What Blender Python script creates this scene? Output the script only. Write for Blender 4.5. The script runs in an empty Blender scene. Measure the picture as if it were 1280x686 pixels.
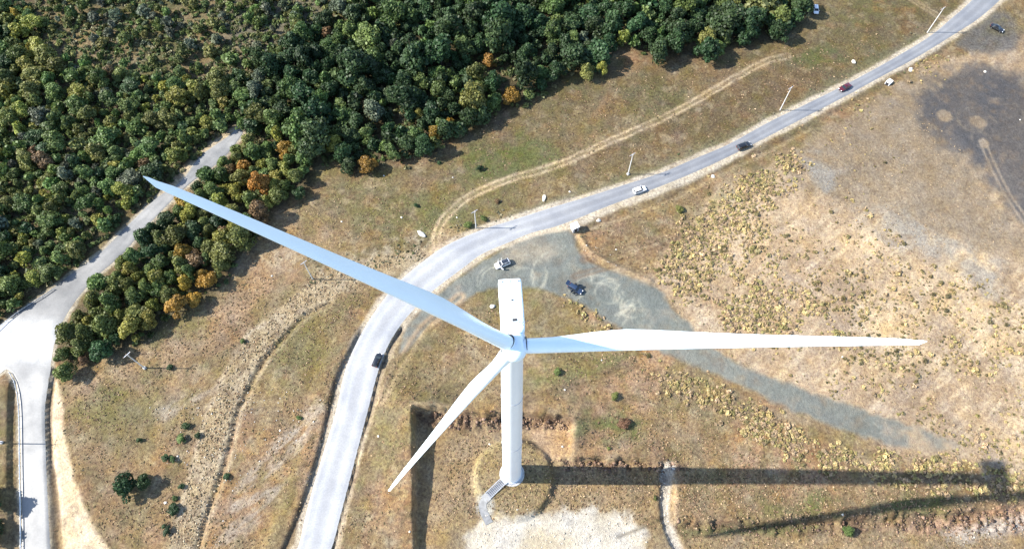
import bpy, bmesh, math, random
import numpy as np
from mathutils import Vector, Matrix

# ------------------------------------------------------------------ camera, world, sun, exposure
scene = bpy.context.scene
col = scene.collection
R = math.radians
CAM = np.array([0.0, -38.45, 190.34]); PITCH = R(63.595); FPX = 930.0
cd = bpy.data.cameras.new('camera'); cam = bpy.data.objects.new('camera', cd); col.objects.link(cam)
cam.location = CAM; cam.rotation_euler = (math.pi / 2 - PITCH, 0, 0)
cd.sensor_width = 36; cd.lens = FPX / 1280 * 36; cd.clip_start = 1; cd.clip_end = 20000
scene.camera = cam

SUN_EL, SUN_AZ = R(39.5), R(179.4)        # azimuth: direction towards the sun, counted from +X
w = bpy.data.worlds.new('World'); scene.world = w; w.use_nodes = True
nt = w.node_tree; bg = nt.nodes['Background']
sky = nt.nodes.new('ShaderNodeTexSky'); sky.sky_type = 'NISHITA'; sky.sun_disc = False
sky.sun_elevation = SUN_EL; sky.sun_rotation = math.pi / 2 - SUN_AZ; sky.altitude = 900
nt.links.new(sky.outputs[0], bg.inputs[0]); bg.inputs[1].default_value = 0.15
sd_ = bpy.data.lights.new('sun', 'SUN'); sd_.energy = 5.0; sd_.angle = R(0.55); sd_.color = (1.0, 0.95, 0.87)
so = bpy.data.objects.new('sun', sd_); col.objects.link(so)
sdir = Vector((math.cos(SUN_EL) * math.cos(SUN_AZ), math.cos(SUN_EL) * math.sin(SUN_AZ), math.sin(SUN_EL)))
so.rotation_euler = sdir.to_track_quat('Z', 'Y').to_euler(); so.location = sdir * 400
vs = scene.view_settings; vs.view_transform = 'Standard'; vs.look = 'None'; vs.gamma = 1; vs.use_curve_mapping = False
vs.exposure = 1.3
scene.cycles.max_bounces = 5; scene.cycles.transparent_max_bounces = 4

rng = np.random.default_rng(7); random.seed(7)

# ------------------------------------------------------------------ helpers
_fw = np.array([0, math.cos(PITCH), -math.sin(PITCH)]); _up = np.array([0, math.sin(PITCH), math.cos(PITCH)])
def U(px, py, z=0.0):
    """ground point (x, y) at height z of a point measured on the survey photograph"""
    d = _fw + np.array([1.0, 0, 0]) * (px - 640) / FPX - _up * (py - 343) / FPX
    t = (z - CAM[2]) / d[2]
    p = CAM + d * t
    return (p[0], p[1])
def UP(pts, z=0.0): return np.array([U(a, b, z) for a, b in pts])
def depth_of(x, y, z=0): return (np.array([x, y, z]) - CAM) @ _fw

def smooth(a, b, x):
    t = np.clip((x - a) / (b - a), 0, 1); return t * t * (3 - 2 * t)
def _hash(ix, iy, seed):
    h = (ix.astype(np.int64) * 374761393 + iy.astype(np.int64) * 668265263 + seed * 1442695041) & 0xFFFFFFFF
    h = ((h ^ (h >> 13)) * 1274126177) & 0xFFFFFFFF
    h = (h ^ (h >> 16)) & 0xFFFFFF
    return h / float(0xFFFFFF)
def vnoise(x, y, seed=0):
    ix = np.floor(x); iy = np.floor(y); fx = x - ix; fy = y - iy
    fx = fx * fx * fx * (fx * (fx * 6 - 15) + 10); fy = fy * fy * fy * (fy * (fy * 6 - 15) + 10)
    a = _hash(ix, iy, seed); b = _hash(ix + 1, iy, seed); c = _hash(ix, iy + 1, seed); d = _hash(ix + 1, iy + 1, seed)
    return (a + (b - a) * fx) * (1 - fy) + (c + (d - c) * fx) * fy
def fbm(x, y, s, octs=4, seed=0):
    """-1..1"""
    v = 0; amp = 1; tot = 0; f = 1.0 / s
    for o in range(octs):
        ca, sa = math.cos(o * 1.1 + .5), math.sin(o * 1.1 + .5)
        v = v + amp * vnoise((x * ca - y * sa) * f + 31.7 * o, (x * sa + y * ca) * f - 17.3 * o, seed + o); tot += amp; amp *= .5; f *= 2.03
    return (v / tot) * 2 - 1
def catmull(P, n=8):
    P = np.asarray(P, float)
    Q = np.vstack([2 * P[0] - P[1], P, 2 * P[-1] - P[-2]]); out = []
    for i in range(1, len(Q) - 2):
        p0, p1, p2, p3 = Q[i - 1:i + 3]
        for k in range(n):
            t = k / n
            out.append(.5 * ((2 * p1) + (-p0 + p2) * t + (2 * p0 - 5 * p1 + 4 * p2 - p3) * t * t + (-p0 + 3 * p1 - 3 * p2 + p3) * t ** 3))
    out.append(P[-1]); return np.array(out)
def resample(P, n):
    d = np.r_[0, np.cumsum(np.linalg.norm(np.diff(P, axis=0), axis=1))]
    t = np.linspace(0, d[-1], n)
    return np.stack([np.interp(t, d, P[:, i]) for i in range(P.shape[1])], 1)
def sd_poly(P, X, Y, margin=8.0):
    """signed distance to a closed polygon, negative inside (world metres)"""
    out = np.full(X.shape, 99.0)
    m = (X > P[:, 0].min() - margin) & (X < P[:, 0].max() + margin) & (Y > P[:, 1].min() - margin) & (Y < P[:, 1].max() + margin)
    x, y = X[m], Y[m]; d2 = np.full(x.shape, 1e9); ins = np.zeros(x.shape, bool)
    for i in range(len(P)):
        ax, ay = P[i]; bx, by = P[(i + 1) % len(P)]
        ex, ey = bx - ax, by - ay; L = ex * ex + ey * ey + 1e-12
        t = np.clip(((x - ax) * ex + (y - ay) * ey) / L, 0, 1)
        d2 = np.minimum(d2, (x - ax - t * ex) ** 2 + (y - ay - t * ey) ** 2)
        if ay != by:
            c = ((ay > y) != (by > y)) & (x < (bx - ax) * (y - ay) / (by - ay) + ax); ins ^= c
    d = np.sqrt(d2); d[ins] *= -1; out[m] = d; return out
def d_line(P, X, Y, margin=20.0):
    """distance, signed side (+ = left of travel), 0..1 position along the polyline"""
    D = np.full(X.shape, 99.0); S = np.full(X.shape, 0.0); T = np.zeros(X.shape)
    m = (X > P[:, 0].min() - margin) & (X < P[:, 0].max() + margin) & (Y > P[:, 1].min() - margin) & (Y < P[:, 1].max() + margin)
    x, y = X[m], Y[m]; d2 = np.full(x.shape, 1e9); s = np.zeros(x.shape); tt = np.zeros(x.shape)
    for i in range(len(P) - 1):
        ax, ay = P[i]; bx, by = P[i + 1]
        ex, ey = bx - ax, by - ay; L = ex * ex + ey * ey + 1e-12
        t = np.clip(((x - ax) * ex + (y - ay) * ey) / L, 0, 1)
        q = (x - ax - t * ex) ** 2 + (y - ay - t * ey) ** 2
        b = q < d2; d2[b] = q[b]; s[b] = np.sign(ex * (y - ay) - ey * (x - ax))[b]; tt[b] = ((i + t) / (len(P) - 1))[b]
    D[m] = np.sqrt(d2); S[m] = s; T[m] = tt
    return D, S, T

def mesh_np(name, V, F, mats, colattr=None, smooth_=False, facemat=None):
    """mesh from numpy arrays; F is (n,3) or (n,4)"""
    me = bpy.data.meshes.new(name); V = np.asarray(V, np.float32); F = np.asarray(F, np.int32); k = F.shape[1]
    me.vertices.add(len(V)); me.vertices.foreach_set('co', V.ravel())
    me.loops.add(F.size); me.loops.foreach_set('vertex_index', F.ravel())
    me.polygons.add(len(F)); me.polygons.foreach_set('loop_start', np.arange(0, F.size, k, dtype=np.int32))
    me.polygons.foreach_set('loop_total', np.full(len(F), k, np.int32))
    if smooth_: me.polygons.foreach_set('use_smooth', np.ones(len(F), bool))
    if facemat is not None: me.polygons.foreach_set('material_index', np.asarray(facemat, np.int32))
    me.update(calc_edges=True)
    for m in (mats if isinstance(mats, (list, tuple)) else [mats]): me.materials.append(m)
    if colattr is not None:
        at = me.color_attributes.new('tint', 'FLOAT_COLOR', 'POINT')
        c = np.ones((len(V), 4), np.float32); c[:, :colattr.shape[1]] = colattr; at.data.foreach_set('color', c.ravel())
    me.validate(); return me
def link(name, me, parent=None):
    o = bpy.data.objects.new(name, me); col.objects.link(o)
    if parent: o.parent = parent
    return o
def tag(o, label=None, cat=None, group=None, kind=None):
    if label: o['label'] = label
    if cat: o['category'] = cat
    if group: o['group'] = group
    if kind: o['kind'] = kind
    return o
def empty(name, loc, rz=0.0):
    o = bpy.data.objects.new(name, None); col.objects.link(o); o.location = loc; o.rotation_euler = (0, 0, rz)
    o.empty_display_size = .5; return o

class MB:
    """collects shapes and links them as one mesh object"""
    def __init__(s): s.bm = bmesh.new()
    def box(s, c, size, rot=None, bev=0.0):
        r = bmesh.ops.create_cube(s.bm, size=1.0); vv = r['verts']
        M = Matrix.Translation(c) @ (rot.to_4x4() if rot else Matrix.Identity(4)) @ Matrix.Diagonal((*size, 1))
        bmesh.ops.transform(s.bm, matrix=M, verts=vv)
        if bev:
            es = list({e for v in vv for e in v.link_edges})
            bmesh.ops.bevel(s.bm, geom=es, offset=bev, segments=2, affect='EDGES', profile=.5)
        return s
    def tube(s, a, b, r0, r1=None, n=10, caps=True):
        a, b = Vector(a), Vector(b); r1 = r0 if r1 is None else r1
        r = bmesh.ops.create_cone(s.bm, cap_ends=caps, segments=n, radius1=r0, radius2=r1, depth=(b - a).length)
        q = (b - a).to_track_quat('Z', 'Y')
        bmesh.ops.transform(s.bm, matrix=Matrix.Translation((a + b) / 2) @ q.to_matrix().to_4x4(), verts=r['verts']); return s
    def lathe(s, prof, n=40, M=None):
        rings = []
        for r, z in prof: rings.append([s.bm.verts.new((r * math.cos(2 * math.pi * i / n), r * math.sin(2 * math.pi * i / n), z)) for i in range(n)])
        for a, b in zip(rings, rings[1:]):
            for i in range(n): s.bm.faces.new((a[i], a[(i + 1) % n], b[(i + 1) % n], b[i]))
        s.bm.faces.new(rings[0][::-1]); s.bm.faces.new(rings[-1])
        if M is not None: bmesh.ops.transform(s.bm, matrix=M, verts=[v for r in rings for v in r])
        return s
    def loft(s, rings, closed=True, caps=True):
        vr = [[s.bm.verts.new(p) for p in r] for r in rings]; n = len(vr[0])
        for a, b in zip(vr, vr[1:]):
            for i in range(n if closed else n - 1): s.bm.faces.new((a[i], a[(i + 1) % n], b[(i + 1) % n], b[i]))
        if caps:
            s.bm.faces.new(vr[0][::-1]); s.bm.faces.new(vr[-1])
        return s
    def quad(s, *p): s.bm.faces.new([s.bm.verts.new(q) for q in p]); return s
    def rock(s, c, r, seed, sq=(1, 1, .7)):
        rr = random.Random(seed); k = bmesh.ops.create_icosphere(s.bm, subdivisions=2, radius=1.0)
        ph = [Vector((rr.gauss(0, 1), rr.gauss(0, 1), rr.gauss(0, 1))).normalized() for _ in range(7)]
        for v in k['verts']:
            m = 1.0
            for p in ph: m = min(m, .72 / max(.05, v.co.normalized().dot(p)) if v.co.normalized().dot(p) > .7 else 1.0)
            v.co = Vector((v.co.x * sq[0], v.co.y * sq[1], v.co.z * sq[2])) * r * m * rr.uniform(.94, 1.06) + Vector(c)
        return s
    def build(s, name, mat, parent=None, smooth_=False, angle=35):
        bmesh.ops.recalc_face_normals(s.bm, faces=s.bm.faces)
        me = bpy.data.meshes.new(name); s.bm.to_mesh(me); s.bm.free(); me.materials.append(mat)
        if smooth_:
            me.polygons.foreach_set('use_smooth', np.ones(len(me.polygons), bool)); me.set_sharp_from_angle(angle=R(angle))
        return link(name, me, parent)

# ------------------------------------------------------------------ materials
def mat_basic(name, c, rough=.6, spec=.4, metal=0.0, nscale=6.0, var=.12, bump=0.0, coat=0.0):
    m = bpy.data.materials.new(name); m.use_nodes = True; n = m.node_tree; b = n.nodes['Principled BSDF']
    tc = n.nodes.new('ShaderNodeTexCoord'); no = n.nodes.new('ShaderNodeTexNoise'); no.inputs['Scale'].default_value = nscale; no.inputs['Detail'].default_value = 5
    n.links.new(tc.outputs['Object'], no.inputs['Vector'])
    mr = n.nodes.new('ShaderNodeMapRange'); mr.inputs[1].default_value = .25; mr.inputs[2].default_value = .75; mr.inputs[3].default_value = 1 - var; mr.inputs[4].default_value = 1 + var
    n.links.new(no.outputs[0], mr.inputs[0])
    mx = n.nodes.new('ShaderNodeMix'); mx.data_type = 'RGBA'; mx.blend_type = 'MULTIPLY'; mx.inputs[0].default_value = 1
    mx.inputs[6].default_value = (*c, 1); n.links.new(mr.outputs[0], mx.inputs[7]); n.links.new(mx.outputs[2], b.inputs['Base Color'])
    b.inputs['Roughness'].default_value = rough; b.inputs['Metallic'].default_value = metal; b.inputs['Specular IOR Level'].default_value = spec
    if coat: b.inputs['Coat Weight'].default_value = coat; b.inputs['Coat Roughness'].default_value = .05
    if bump:
        bp = n.nodes.new('ShaderNodeBump'); bp.inputs['Strength'].default_value = bump; bp.inputs['Distance'].default_value = .05
        n.links.new(no.outputs[0], bp.inputs['Height']); n.links.new(bp.outputs[0], b.inputs['Normal'])
    return m

def mat_ground():
    m = bpy.data.materials.new('soil_and_grass'); m.use_nodes = True; n = m.node_tree; L = n.links.new; b = n.nodes['Principled BSDF']
    at = n.nodes.new('ShaderNodeAttribute'); at.attribute_name = 'tint'
    tc = n.nodes.new('ShaderNodeTexCoord')
    def noise(sc, det=6, ro=.62):
        q = n.nodes.new('ShaderNodeTexNoise'); q.inputs['Scale'].default_value = sc; q.inputs['Detail'].default_value = det; q.inputs['Roughness'].default_value = ro
        L(tc.outputs['Object'], q.inputs['Vector']); return q
    n1, n2, n3 = noise(1.3, 6, .7), noise(4.5, 4, .75), noise(.16, 5, .6)
    def rng_(src, a, c, lo=.3, hi=.7):
        q = n.nodes.new('ShaderNodeMapRange'); q.inputs[1].default_value = lo; q.inputs[2].default_value = hi; q.inputs[3].default_value = a; q.inputs[4].default_value = c
        L(src.outputs[0], q.inputs[0]); return q
    r1, r2 = rng_(n1, .55, 1.45, .32, .68), rng_(n2, .6, 1.4, .32, .68)
    mu = n.nodes.new('ShaderNodeMath'); mu.operation = 'MULTIPLY'; L(r1.outputs[0], mu.inputs[0]); L(r2.outputs[0], mu.inputs[1])
    mx = n.nodes.new('ShaderNodeMix'); mx.data_type = 'RGBA'; mx.blend_type = 'MULTIPLY'; mx.inputs[0].default_value = 1
    L(at.outputs['Alpha'], mx.inputs[0]); L(at.outputs['Color'], mx.inputs[6]); L(mu.outputs[0], mx.inputs[7])
    hs = n.nodes.new('ShaderNodeHueSaturation'); r3 = rng_(n1, .485, .515); L(r3.outputs[0], hs.inputs['Hue'])
    r4 = rng_(n3, .8, 1.15); L(r4.outputs[0], hs.inputs['Saturation']); L(mx.outputs[2], hs.inputs['Color'])
    L(hs.outputs[0], b.inputs['Base Color']); b.inputs['Roughness'].default_value = .9; b.inputs['Specular IOR Level'].default_value = .15
    bp = n.nodes.new('ShaderNodeBump'); bp.inputs['Strength'].default_value = .8; bp.inputs['Distance'].default_value = .4
    ad = n.nodes.new('ShaderNodeMath'); ad.operation = 'ADD'; L(n1.outputs[0], ad.inputs[0]); L(n2.outputs[0], ad.inputs[1])
    L(ad.outputs[0], bp.inputs['Height']); L(bp.outputs[0], b.inputs['Normal'])
    return m

def mat_road(name, c, c2, rough):
    m = bpy.data.materials.new(name); m.use_nodes = True; n = m.node_tree; L = n.links.new; b = n.nodes['Principled BSDF']
    at = n.nodes.new('ShaderNodeAttribute'); at.attribute_name = 'tint'
    tc = n.nodes.new('ShaderNodeTexCoord')
    q = n.nodes.new('ShaderNodeTexNoise'); q.inputs['Scale'].default_value = .11; q.inputs['Detail'].default_value = 7; q.inputs['Roughness'].default_value = .62; L(tc.outputs['Object'], q.inputs['Vector'])
    q2 = n.nodes.new('ShaderNodeTexNoise'); q2.inputs['Scale'].default_value = 3.0; q2.inputs['Detail'].default_value = 6; L(tc.outputs['Object'], q2.inputs['Vector'])
    cr = n.nodes.new('ShaderNodeMix'); cr.data_type = 'RGBA'; cr.inputs[6].default_value = (*c, 1); cr.inputs[7].default_value = (*c2, 1)
    mr = n.nodes.new('ShaderNodeMapRange'); mr.inputs[1].default_value = .35; mr.inputs[2].default_value = .65; L(q.outputs[0], mr.inputs[0]); L(mr.outputs[0], cr.inputs[0])
    mx = n.nodes.new('ShaderNodeMix'); mx.data_type = 'RGBA'; mx.blend_type = 'MULTIPLY'; mx.inputs[0].default_value = 1; L(cr.outputs[2], mx.inputs[6]); L(at.outputs['Color'], mx.inputs[7])
    m2 = n.nodes.new('ShaderNodeMapRange'); m2.inputs[1].default_value = .3; m2.inputs[2].default_value = .7; m2.inputs[3].default_value = .9; m2.inputs[4].default_value = 1.1; L(q2.outputs[0], m2.inputs[0])
    m3 = n.nodes.new('ShaderNodeMix'); m3.data_type = 'RGBA'; m3.blend_type = 'MULTIPLY'; m3.inputs[0].default_value = 1; L(mx.outputs[2], m3.inputs[6]); L(m2.outputs[0], m3.inputs[7])
    L(m3.outputs[2], b.inputs['Base Color']); b.inputs['Roughness'].default_value = rough; b.inputs['Specular IOR Level'].default_value = .5
    bp = n.nodes.new('ShaderNodeBump'); bp.inputs['Strength'].default_value = .15; bp.inputs['Distance'].default_value = .03; L(q2.outputs[0], bp.inputs['Height']); L(bp.outputs[0], b.inputs['Normal'])
    return m

def mat_leaf(name, c, hue=.03, val=.25):
    """leaf material: base colour x per-leaf tint, varied from tree to tree"""
    m = bpy.data.materials.new(name); m.use_nodes = True; n = m.node_tree; L = n.links.new; b = n.nodes['Principled BSDF']
    at = n.nodes.new('ShaderNodeAttribute'); at.attribute_name = 'tint'; oi = n.nodes.new('ShaderNodeObjectInfo')
    mx = n.nodes.new('ShaderNodeMix'); mx.data_type = 'RGBA'; mx.blend_type = 'MULTIPLY'; mx.inputs[0].default_value = 1
    mx.inputs[6].default_value = (*c, 1); L(at.outputs['Color'], mx.inputs[7])
    hs = n.nodes.new('ShaderNodeHueSaturation'); L(mx.outputs[2], hs.inputs['Color'])
    r1 = n.nodes.new('ShaderNodeMapRange'); r1.inputs[3].default_value = .5 - hue; r1.inputs[4].default_value = .5 + hue; L(oi.outputs['Random'], r1.inputs[0]); L(r1.outputs[0], hs.inputs['Hue'])
    wn = n.nodes.new('ShaderNodeTexWhiteNoise'); wn.noise_dimensions = '1D'; L(oi.outputs['Random'], wn.inputs['W'])
    r2 = n.nodes.new('ShaderNodeMapRange'); r2.inputs[3].default_value = 1 - val; r2.inputs[4].default_value = 1 + val; L(wn.outputs['Value'], r2.inputs[0]); L(r2.outputs[0], hs.inputs['Value'])
    L(hs.outputs[0], b.inputs['Base Color']); b.inputs['Roughness'].default_value = .55; b.inputs['Specular IOR Level'].default_value = .3
    tr = n.nodes.new('ShaderNodeBsdfTranslucent'); L(hs.outputs[0], tr.inputs['Color'])
    ms = n.nodes.new('ShaderNodeMixShader'); ms.inputs[0].default_value = .22; L(b.outputs[0], ms.inputs[1]); L(tr.outputs[0], ms.inputs[2])
    L(ms.outputs[0], n.nodes['Material Output'].inputs['Surface']); return m

M_GROUND = mat_ground()
M_ROAD = mat_road('worn_asphalt', (.140, .146, .158), (.195, .198, .202), .48)
M_ROAD2 = mat_road('old_pale_asphalt', (.16, .165, .17), (.30, .30, .295), .48)
M_WHITE = mat_basic('white_turbine_paint', (.78, .89, .94), .3, .5, nscale=.25, var=.03)
M_TOWER = mat_basic('white_tower_paint', (.76, .80, .84), .35, .5, nscale=.12, var=.05)
M_DARK = mat_basic('dark_rubber', (.03, .03, .035), .6, .3)
M_CONC = mat_basic('pale_concrete', (.36, .355, .34), .85, .2, nscale=2, var=.18, bump=.3)
M_GALV = mat_basic('galvanised_steel', (.55, .57, .6), .4, .5, .6, nscale=4, var=.12)
M_STEP = mat_basic('grating_steel', (.24, .25, .27), .5, .5, .5)
M_BARK = mat_basic('bark', (.11, .085, .06), .9, .1, nscale=3, var=.3)
M_ROCK = mat_basic('pale_limestone', (.56, .52, .45), .9, .15, nscale=1.5, var=.25, bump=.4)
M_ROCKB = mat_basic('brown_rock', (.3, .2, .13), .9, .15, nscale=1.5, var=.35, bump=.5)
M_POLE = mat_basic('weathered_pole', (.55, .53, .5), .8, .2, nscale=1.2, var=.15)
M_CERAM = mat_basic('insulator_ceramic', (.35, .2, .14), .3, .5)
M_GLASS = mat_basic('dark_car_glass', (.015, .018, .022), .06, .6, nscale=1, var=.05)
M_TYRE = mat_basic('tyre_rubber', (.02, .02, .02), .8, .2)
M_RIM = mat_basic('alloy_rim', (.45, .46, .48), .3, .5, .8)
M_HEAD = mat_basic('headlight_lens', (.8, .82, .85), .1, .6)
M_TAIL = mat_basic('tail_lens', (.35, .02, .02), .15, .6)
M_INT = mat_basic('car_interior', (.03, .03, .032), .8, .2)
def paint(name, c, r=.25): return mat_basic(name, c, r, .5, 0, 1, .03, coat=.8)
P_BLACK = paint('black_car_paint', (.012, .013, .016)); P_NAVY = paint('navy_car_paint', (.02, .035, .07))
P_WHITE = paint('white_car_paint', (.78, .79, .8)); P_RED = paint('dark_red_car_paint', (.075, .010, .016)); P_CHAR = paint('charcoal_car_paint', (.025, .03, .04))

# ------------------------------------------------------------------ roads (edges surveyed on the ground plane)
MAIN_L = [(300,800),(345,720),(371,686),(380,650),(390,612),(404,565),(419,516),(432,460),(450,419),(472,384),(498,352),(537,320),(562,304),(602,287),(640,275),(690,259),(740,244),(780,231),(829,215),(864,200),(907,182),(942,163),(968,149),(1010,129),(1060,104),(1110,77),(1160,47),(1187,25),(1215,0),(1250,-40),(1300,-90)]
MAIN_R = [(350,800),(395,720),(414,686),(424,650),(434,612),(447,562),(459,516),(474,460),(492,419),(520,384),(546,360),(582,333),(604,317),(639,302),(665,291),(702,281),(765,256),(800,243),(836,229),(865,217),(892,205),(927,188),(960,171),(985,158),(1012,144),(1060,119),(1100,97),(1148,71),(1195,42),(1223,24),(1251,0),(1295,-40),(1350,-90)]
LEFT_L = [(296,158),(288,168),(262,186),(248,197),(226,227),(196,247),(161,280),(126,315),(86,344),(50,372),(20,392),(-8,424),(-20,440),(-10,452),(4,459),(13,464),(20,478),(23,495),(25,516),(26,580),(27,640),(27,690),(26,790)]
LEFT_R = [(304,166),(299,174),(280,198),(262,212),(236,231),(201,265),(173,295),(151,320),(123,344),(98,372),(80,400),(72,420),(68,432),(66,445),(64,458),(61,475),(58,495),(56,516),(57,560),(59,610),(61,650),(63,690),(66,790)]
def ribbon_pts(l, r, n):
    A = resample(catmull(UP(l), 6), n); B = resample(catmull(UP(r), 6), n); return A, B
mA, mB = ribbon_pts(MAIN_L, MAIN_R, 160); lA, lB = ribbon_pts(LEFT_L, LEFT_R, 110)
def poly_of(A, B): return np.vstack([A, B[::-1]])
MAIN_POLY, LEFT_POLY = poly_of(mA[::2], mB[::2]), poly_of(lA[::2], lB[::2])
SPUR = UP([(-60,520),(-60,440),(-20,425),(10,400),(40,400),(60,440),(30,462),(6,462)])     # the pale apron where the side road leaves the frame

# ------------------------------------------------------------------ ground
XS = np.arange(-215, 215.01, .45); YS = np.arange(-48, 192.01, .45)
X, Y = np.meshgrid(XS, YS)
warp = fbm(X, Y, 3.0, 3, 11)
n40, n12, n3, n1 = fbm(X, Y, 45, 4, 1), fbm(X, Y, 13, 4, 2), fbm(X, Y, 3.5, 4, 3), fbm(X, Y, 1.2, 2, 4)
sdm, sdl = sd_poly(MAIN_POLY, X, Y, 14), np.minimum(sd_poly(LEFT_POLY, X, Y, 14), sd_poly(SPUR, X, Y, 14))
sdr = np.minimum(sdm, sdl)
def zone(px, soft=1.2, amp=1.0, z=0.0, curve=True):
    P = UP(px, z)
    if curve: P = catmull(np.vstack([P, P[:1]]), 4)[:-1]
    s = sd_poly(P, X, Y, 8 + soft + amp) + amp * warp
    return smooth(soft, -soft, s)
def line(px, z=0.0, n=6): return d_line(catmull(UP(px, z), n), X, Y)
offroad = smooth(.3, 3.0, sdr)

H = offroad * (.10 * n3 + .06 * n1 + .35 * n12)
# turbine pad: a levelled pit with a high cut bank on its left and upper side
PADZ = -1.4
pad_px = [(519,514),(545,512),(580,517),(620,518),(660,519),(700,521),(713,524),(714,545),(712,574),(745,573),(790,575),(832,577),(842,600),(842,655),(900,653),(1000,652),(1100,646),(1200,640),(1300,630),(1420,620),(1420,830),(519,830)]
PAD = UP(pad_px)
sp = sd_poly(PAD, X, Y, 16)
padm = smooth(.55, -.55, sp + .8 * fbm(X, Y, 2.6, 4, 21) * (.35 + .65 * smooth(U(535, 560)[0], U(560, 560)[0], X)))
yt, yb = U(517, 515)[1], U(517, 690)[1]
xl = U(519, 600)[0]
crest = np.clip((Y - yb) / (yt - yb), 0, 1.15)
rise = (1.0 + 3.1 * crest) * smooth(14.0, 0.5, np.abs(X - xl + 0) * (X < xl) + 99 * (X >= xl) * 0 + np.maximum(0, X - xl) * .75) * smooth(9, 0, np.maximum(0, Y - yt)) * (Y > yb - 25)
rise = np.maximum(rise, 1.7 * smooth(9, .3, sp) * (Y > U(640, 592)[1]) * (X > U(519, 520)[0] - 3) * smooth(U(860, 580)[0], U(800, 580)[0], X))
H = H + rise * (1 - padm) * offroad
H = H * (1 - padm) + padm * (PADZ + .1 * n3 + .05 * n1 + .2 * n12)
gully = zone([(826,578),(842,580),(840,612),(838,650),(846,664),(856,690),(846,690),(830,655),(827,620)], .5, .3, 0)
H = H - 1.0 * gully
bank1 = zone([(700,572),(845,580),(843,590),(700,583)], .8, .8); bank2 = zone([(845,652),(1290,634),(1290,662),(1100,664),(1000,668),(845,664)], 1.0, 1.0)
bank3 = zone([(520,514),(712,521),(712,531),(560,535),(520,520)], .7, .7)
crag = fbm(X * 1.0, Y * .6, 2.0, 3, 31)
H = H + (bank1 + bank2 + bank3) * (1.6 * np.abs(crag) + .9 * np.abs(fbm(X, Y * .8, 1.1, 2, 32)))
# mound round the tower foot
mc = np.array(U(642, 597)); dm = np.hypot(X - mc[0], (Y - mc[1])) + .35 * fbm(X, Y, 4, 2, 41)
mound = smooth(11.2, 9.0, dm)
H = H * (1 - mound) + mound * (0.0 + .06 * n3 + .04 * n1) - .3 * smooth(9.2, 9.9, dm) * smooth(11.4, 10.2, dm) * (1 - mound)
foot = smooth(4.2, 3.2, np.hypot(X, Y)); H = H * (1 - foot)
# ditches and low banks beside the roads
def ditch(px, dep, wid, z=0):
    global H
    D, S, T = line(px, z); H = H - dep * np.exp(-(D / wid) ** 2) * smooth(0, .4, sdr); return D, S
def step(px, amp, fade, side=1, z=0):
    """ground on one side of the line stands higher"""
    global H
    D, S, T = line(px, z); s = D * S * side
    ends = smooth(0, .08, T) * smooth(1, .92, T)
    H = H + amp * smooth(-.25, .45, s) * (1 - smooth(fade * .4, fade, D)) * ends * smooth(0, .5, sdr); return D, s, ends
def line_step0(px):
    D, S, T = line(px); return D, D * S, smooth(0, .08, T) * smooth(1, .92, T)
dl1, s1, e1 = step([(457,400),(440,434),(425,464),(415,494),(407,529),(400,559),(390,594),(377,631),(367,656),(354,686),(330,740)], .95, 7, -1)
D2, _ = ditch([(500,412),(484,440),(472,470),(462,514),(450,545),(442,571),(438,599),(428,631),(420,662),(414,690),(400,730)], 1.3, 1.0)
D2b, s2, e2 = step([(504,414),(488,442),(476,472),(465,516),(454,547),(446,573),(442,599),(434,631),(427,662),(421,690),(408,730)], .5, 5, -1)
D3, s3, e3 = step([(18,470),(15,490),(13,540),(13,600),(14,690),(14,760)], 1.0, 5, -1)
D4, _ = ditch([(66,462),(62,490),(60,520),(62,560),(66,600),(69,640),(71,690),(74,760)], .9, .9)
D5, _ = ditch([(412,379),(382,394),(357,419),(335,444),(320,466),(304,500),(296,516),(290,545),(281,580),(270,612),(260,640),(250,672),(244,700)], .8, .7)
D5b, s5, e5 = line_step0([(330,404),(307,421),(285,460),(270,491),(258,520),(244,569),(232,614),(214,686),(205,720)])
D6, _ = ditch([(575,371),(548,394),(528,412),(510,440),(495,462),(478,500)], .35, .6)
D7, _ = ditch([(652,503),(690,492),(740,478),(775,462)], .35, .5)
D7b, _ = ditch([(650,464),(690,447),(715,440)], .3, .5)
D8, _ = ditch([(720,296),(735,318),(760,334),(800,348)], .5, .7)
D9, _ = ditch([(720,292),(760,275),(830,250),(900,214),(960,186),(1010,160),(1100,110),(1190,55)], .5, 1.2)
berm, sb, _b = line([(724,296),(738,316),(770,334),(812,352)]); H = H + .9 * np.exp(-(berm / 1.0) ** 2) * smooth(.5, 2, sdr)
H = np.where(sdr < .15, np.minimum(H, 0), H)

# ---- what grows or lies where: surface colours, with some shade painted in
def rgb(*c): return np.array(c)
C = np.zeros(X.shape + (3,))
def mixin(c, m):
    global C
    C = C * (1 - m[..., None]) + np.asarray(c) * m[..., None]
C[:] = (.30, .215, .115)
mixin((.235, .15, .085), smooth(-.25, .35, n12 + .6 * n40)); mixin((.36, .26, .145), smooth(.1, .6, fbm(X, Y, 9, 4, 51)))
mixin((.17, .165, .062), smooth(.0, .5, fbm(X, Y, 24, 5, 52) + .3 * n3) * .8)
mixin((.42, .245, .14), smooth(.0, .5, fbm(X, Y, 17, 4, 53)) * .7)
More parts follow.
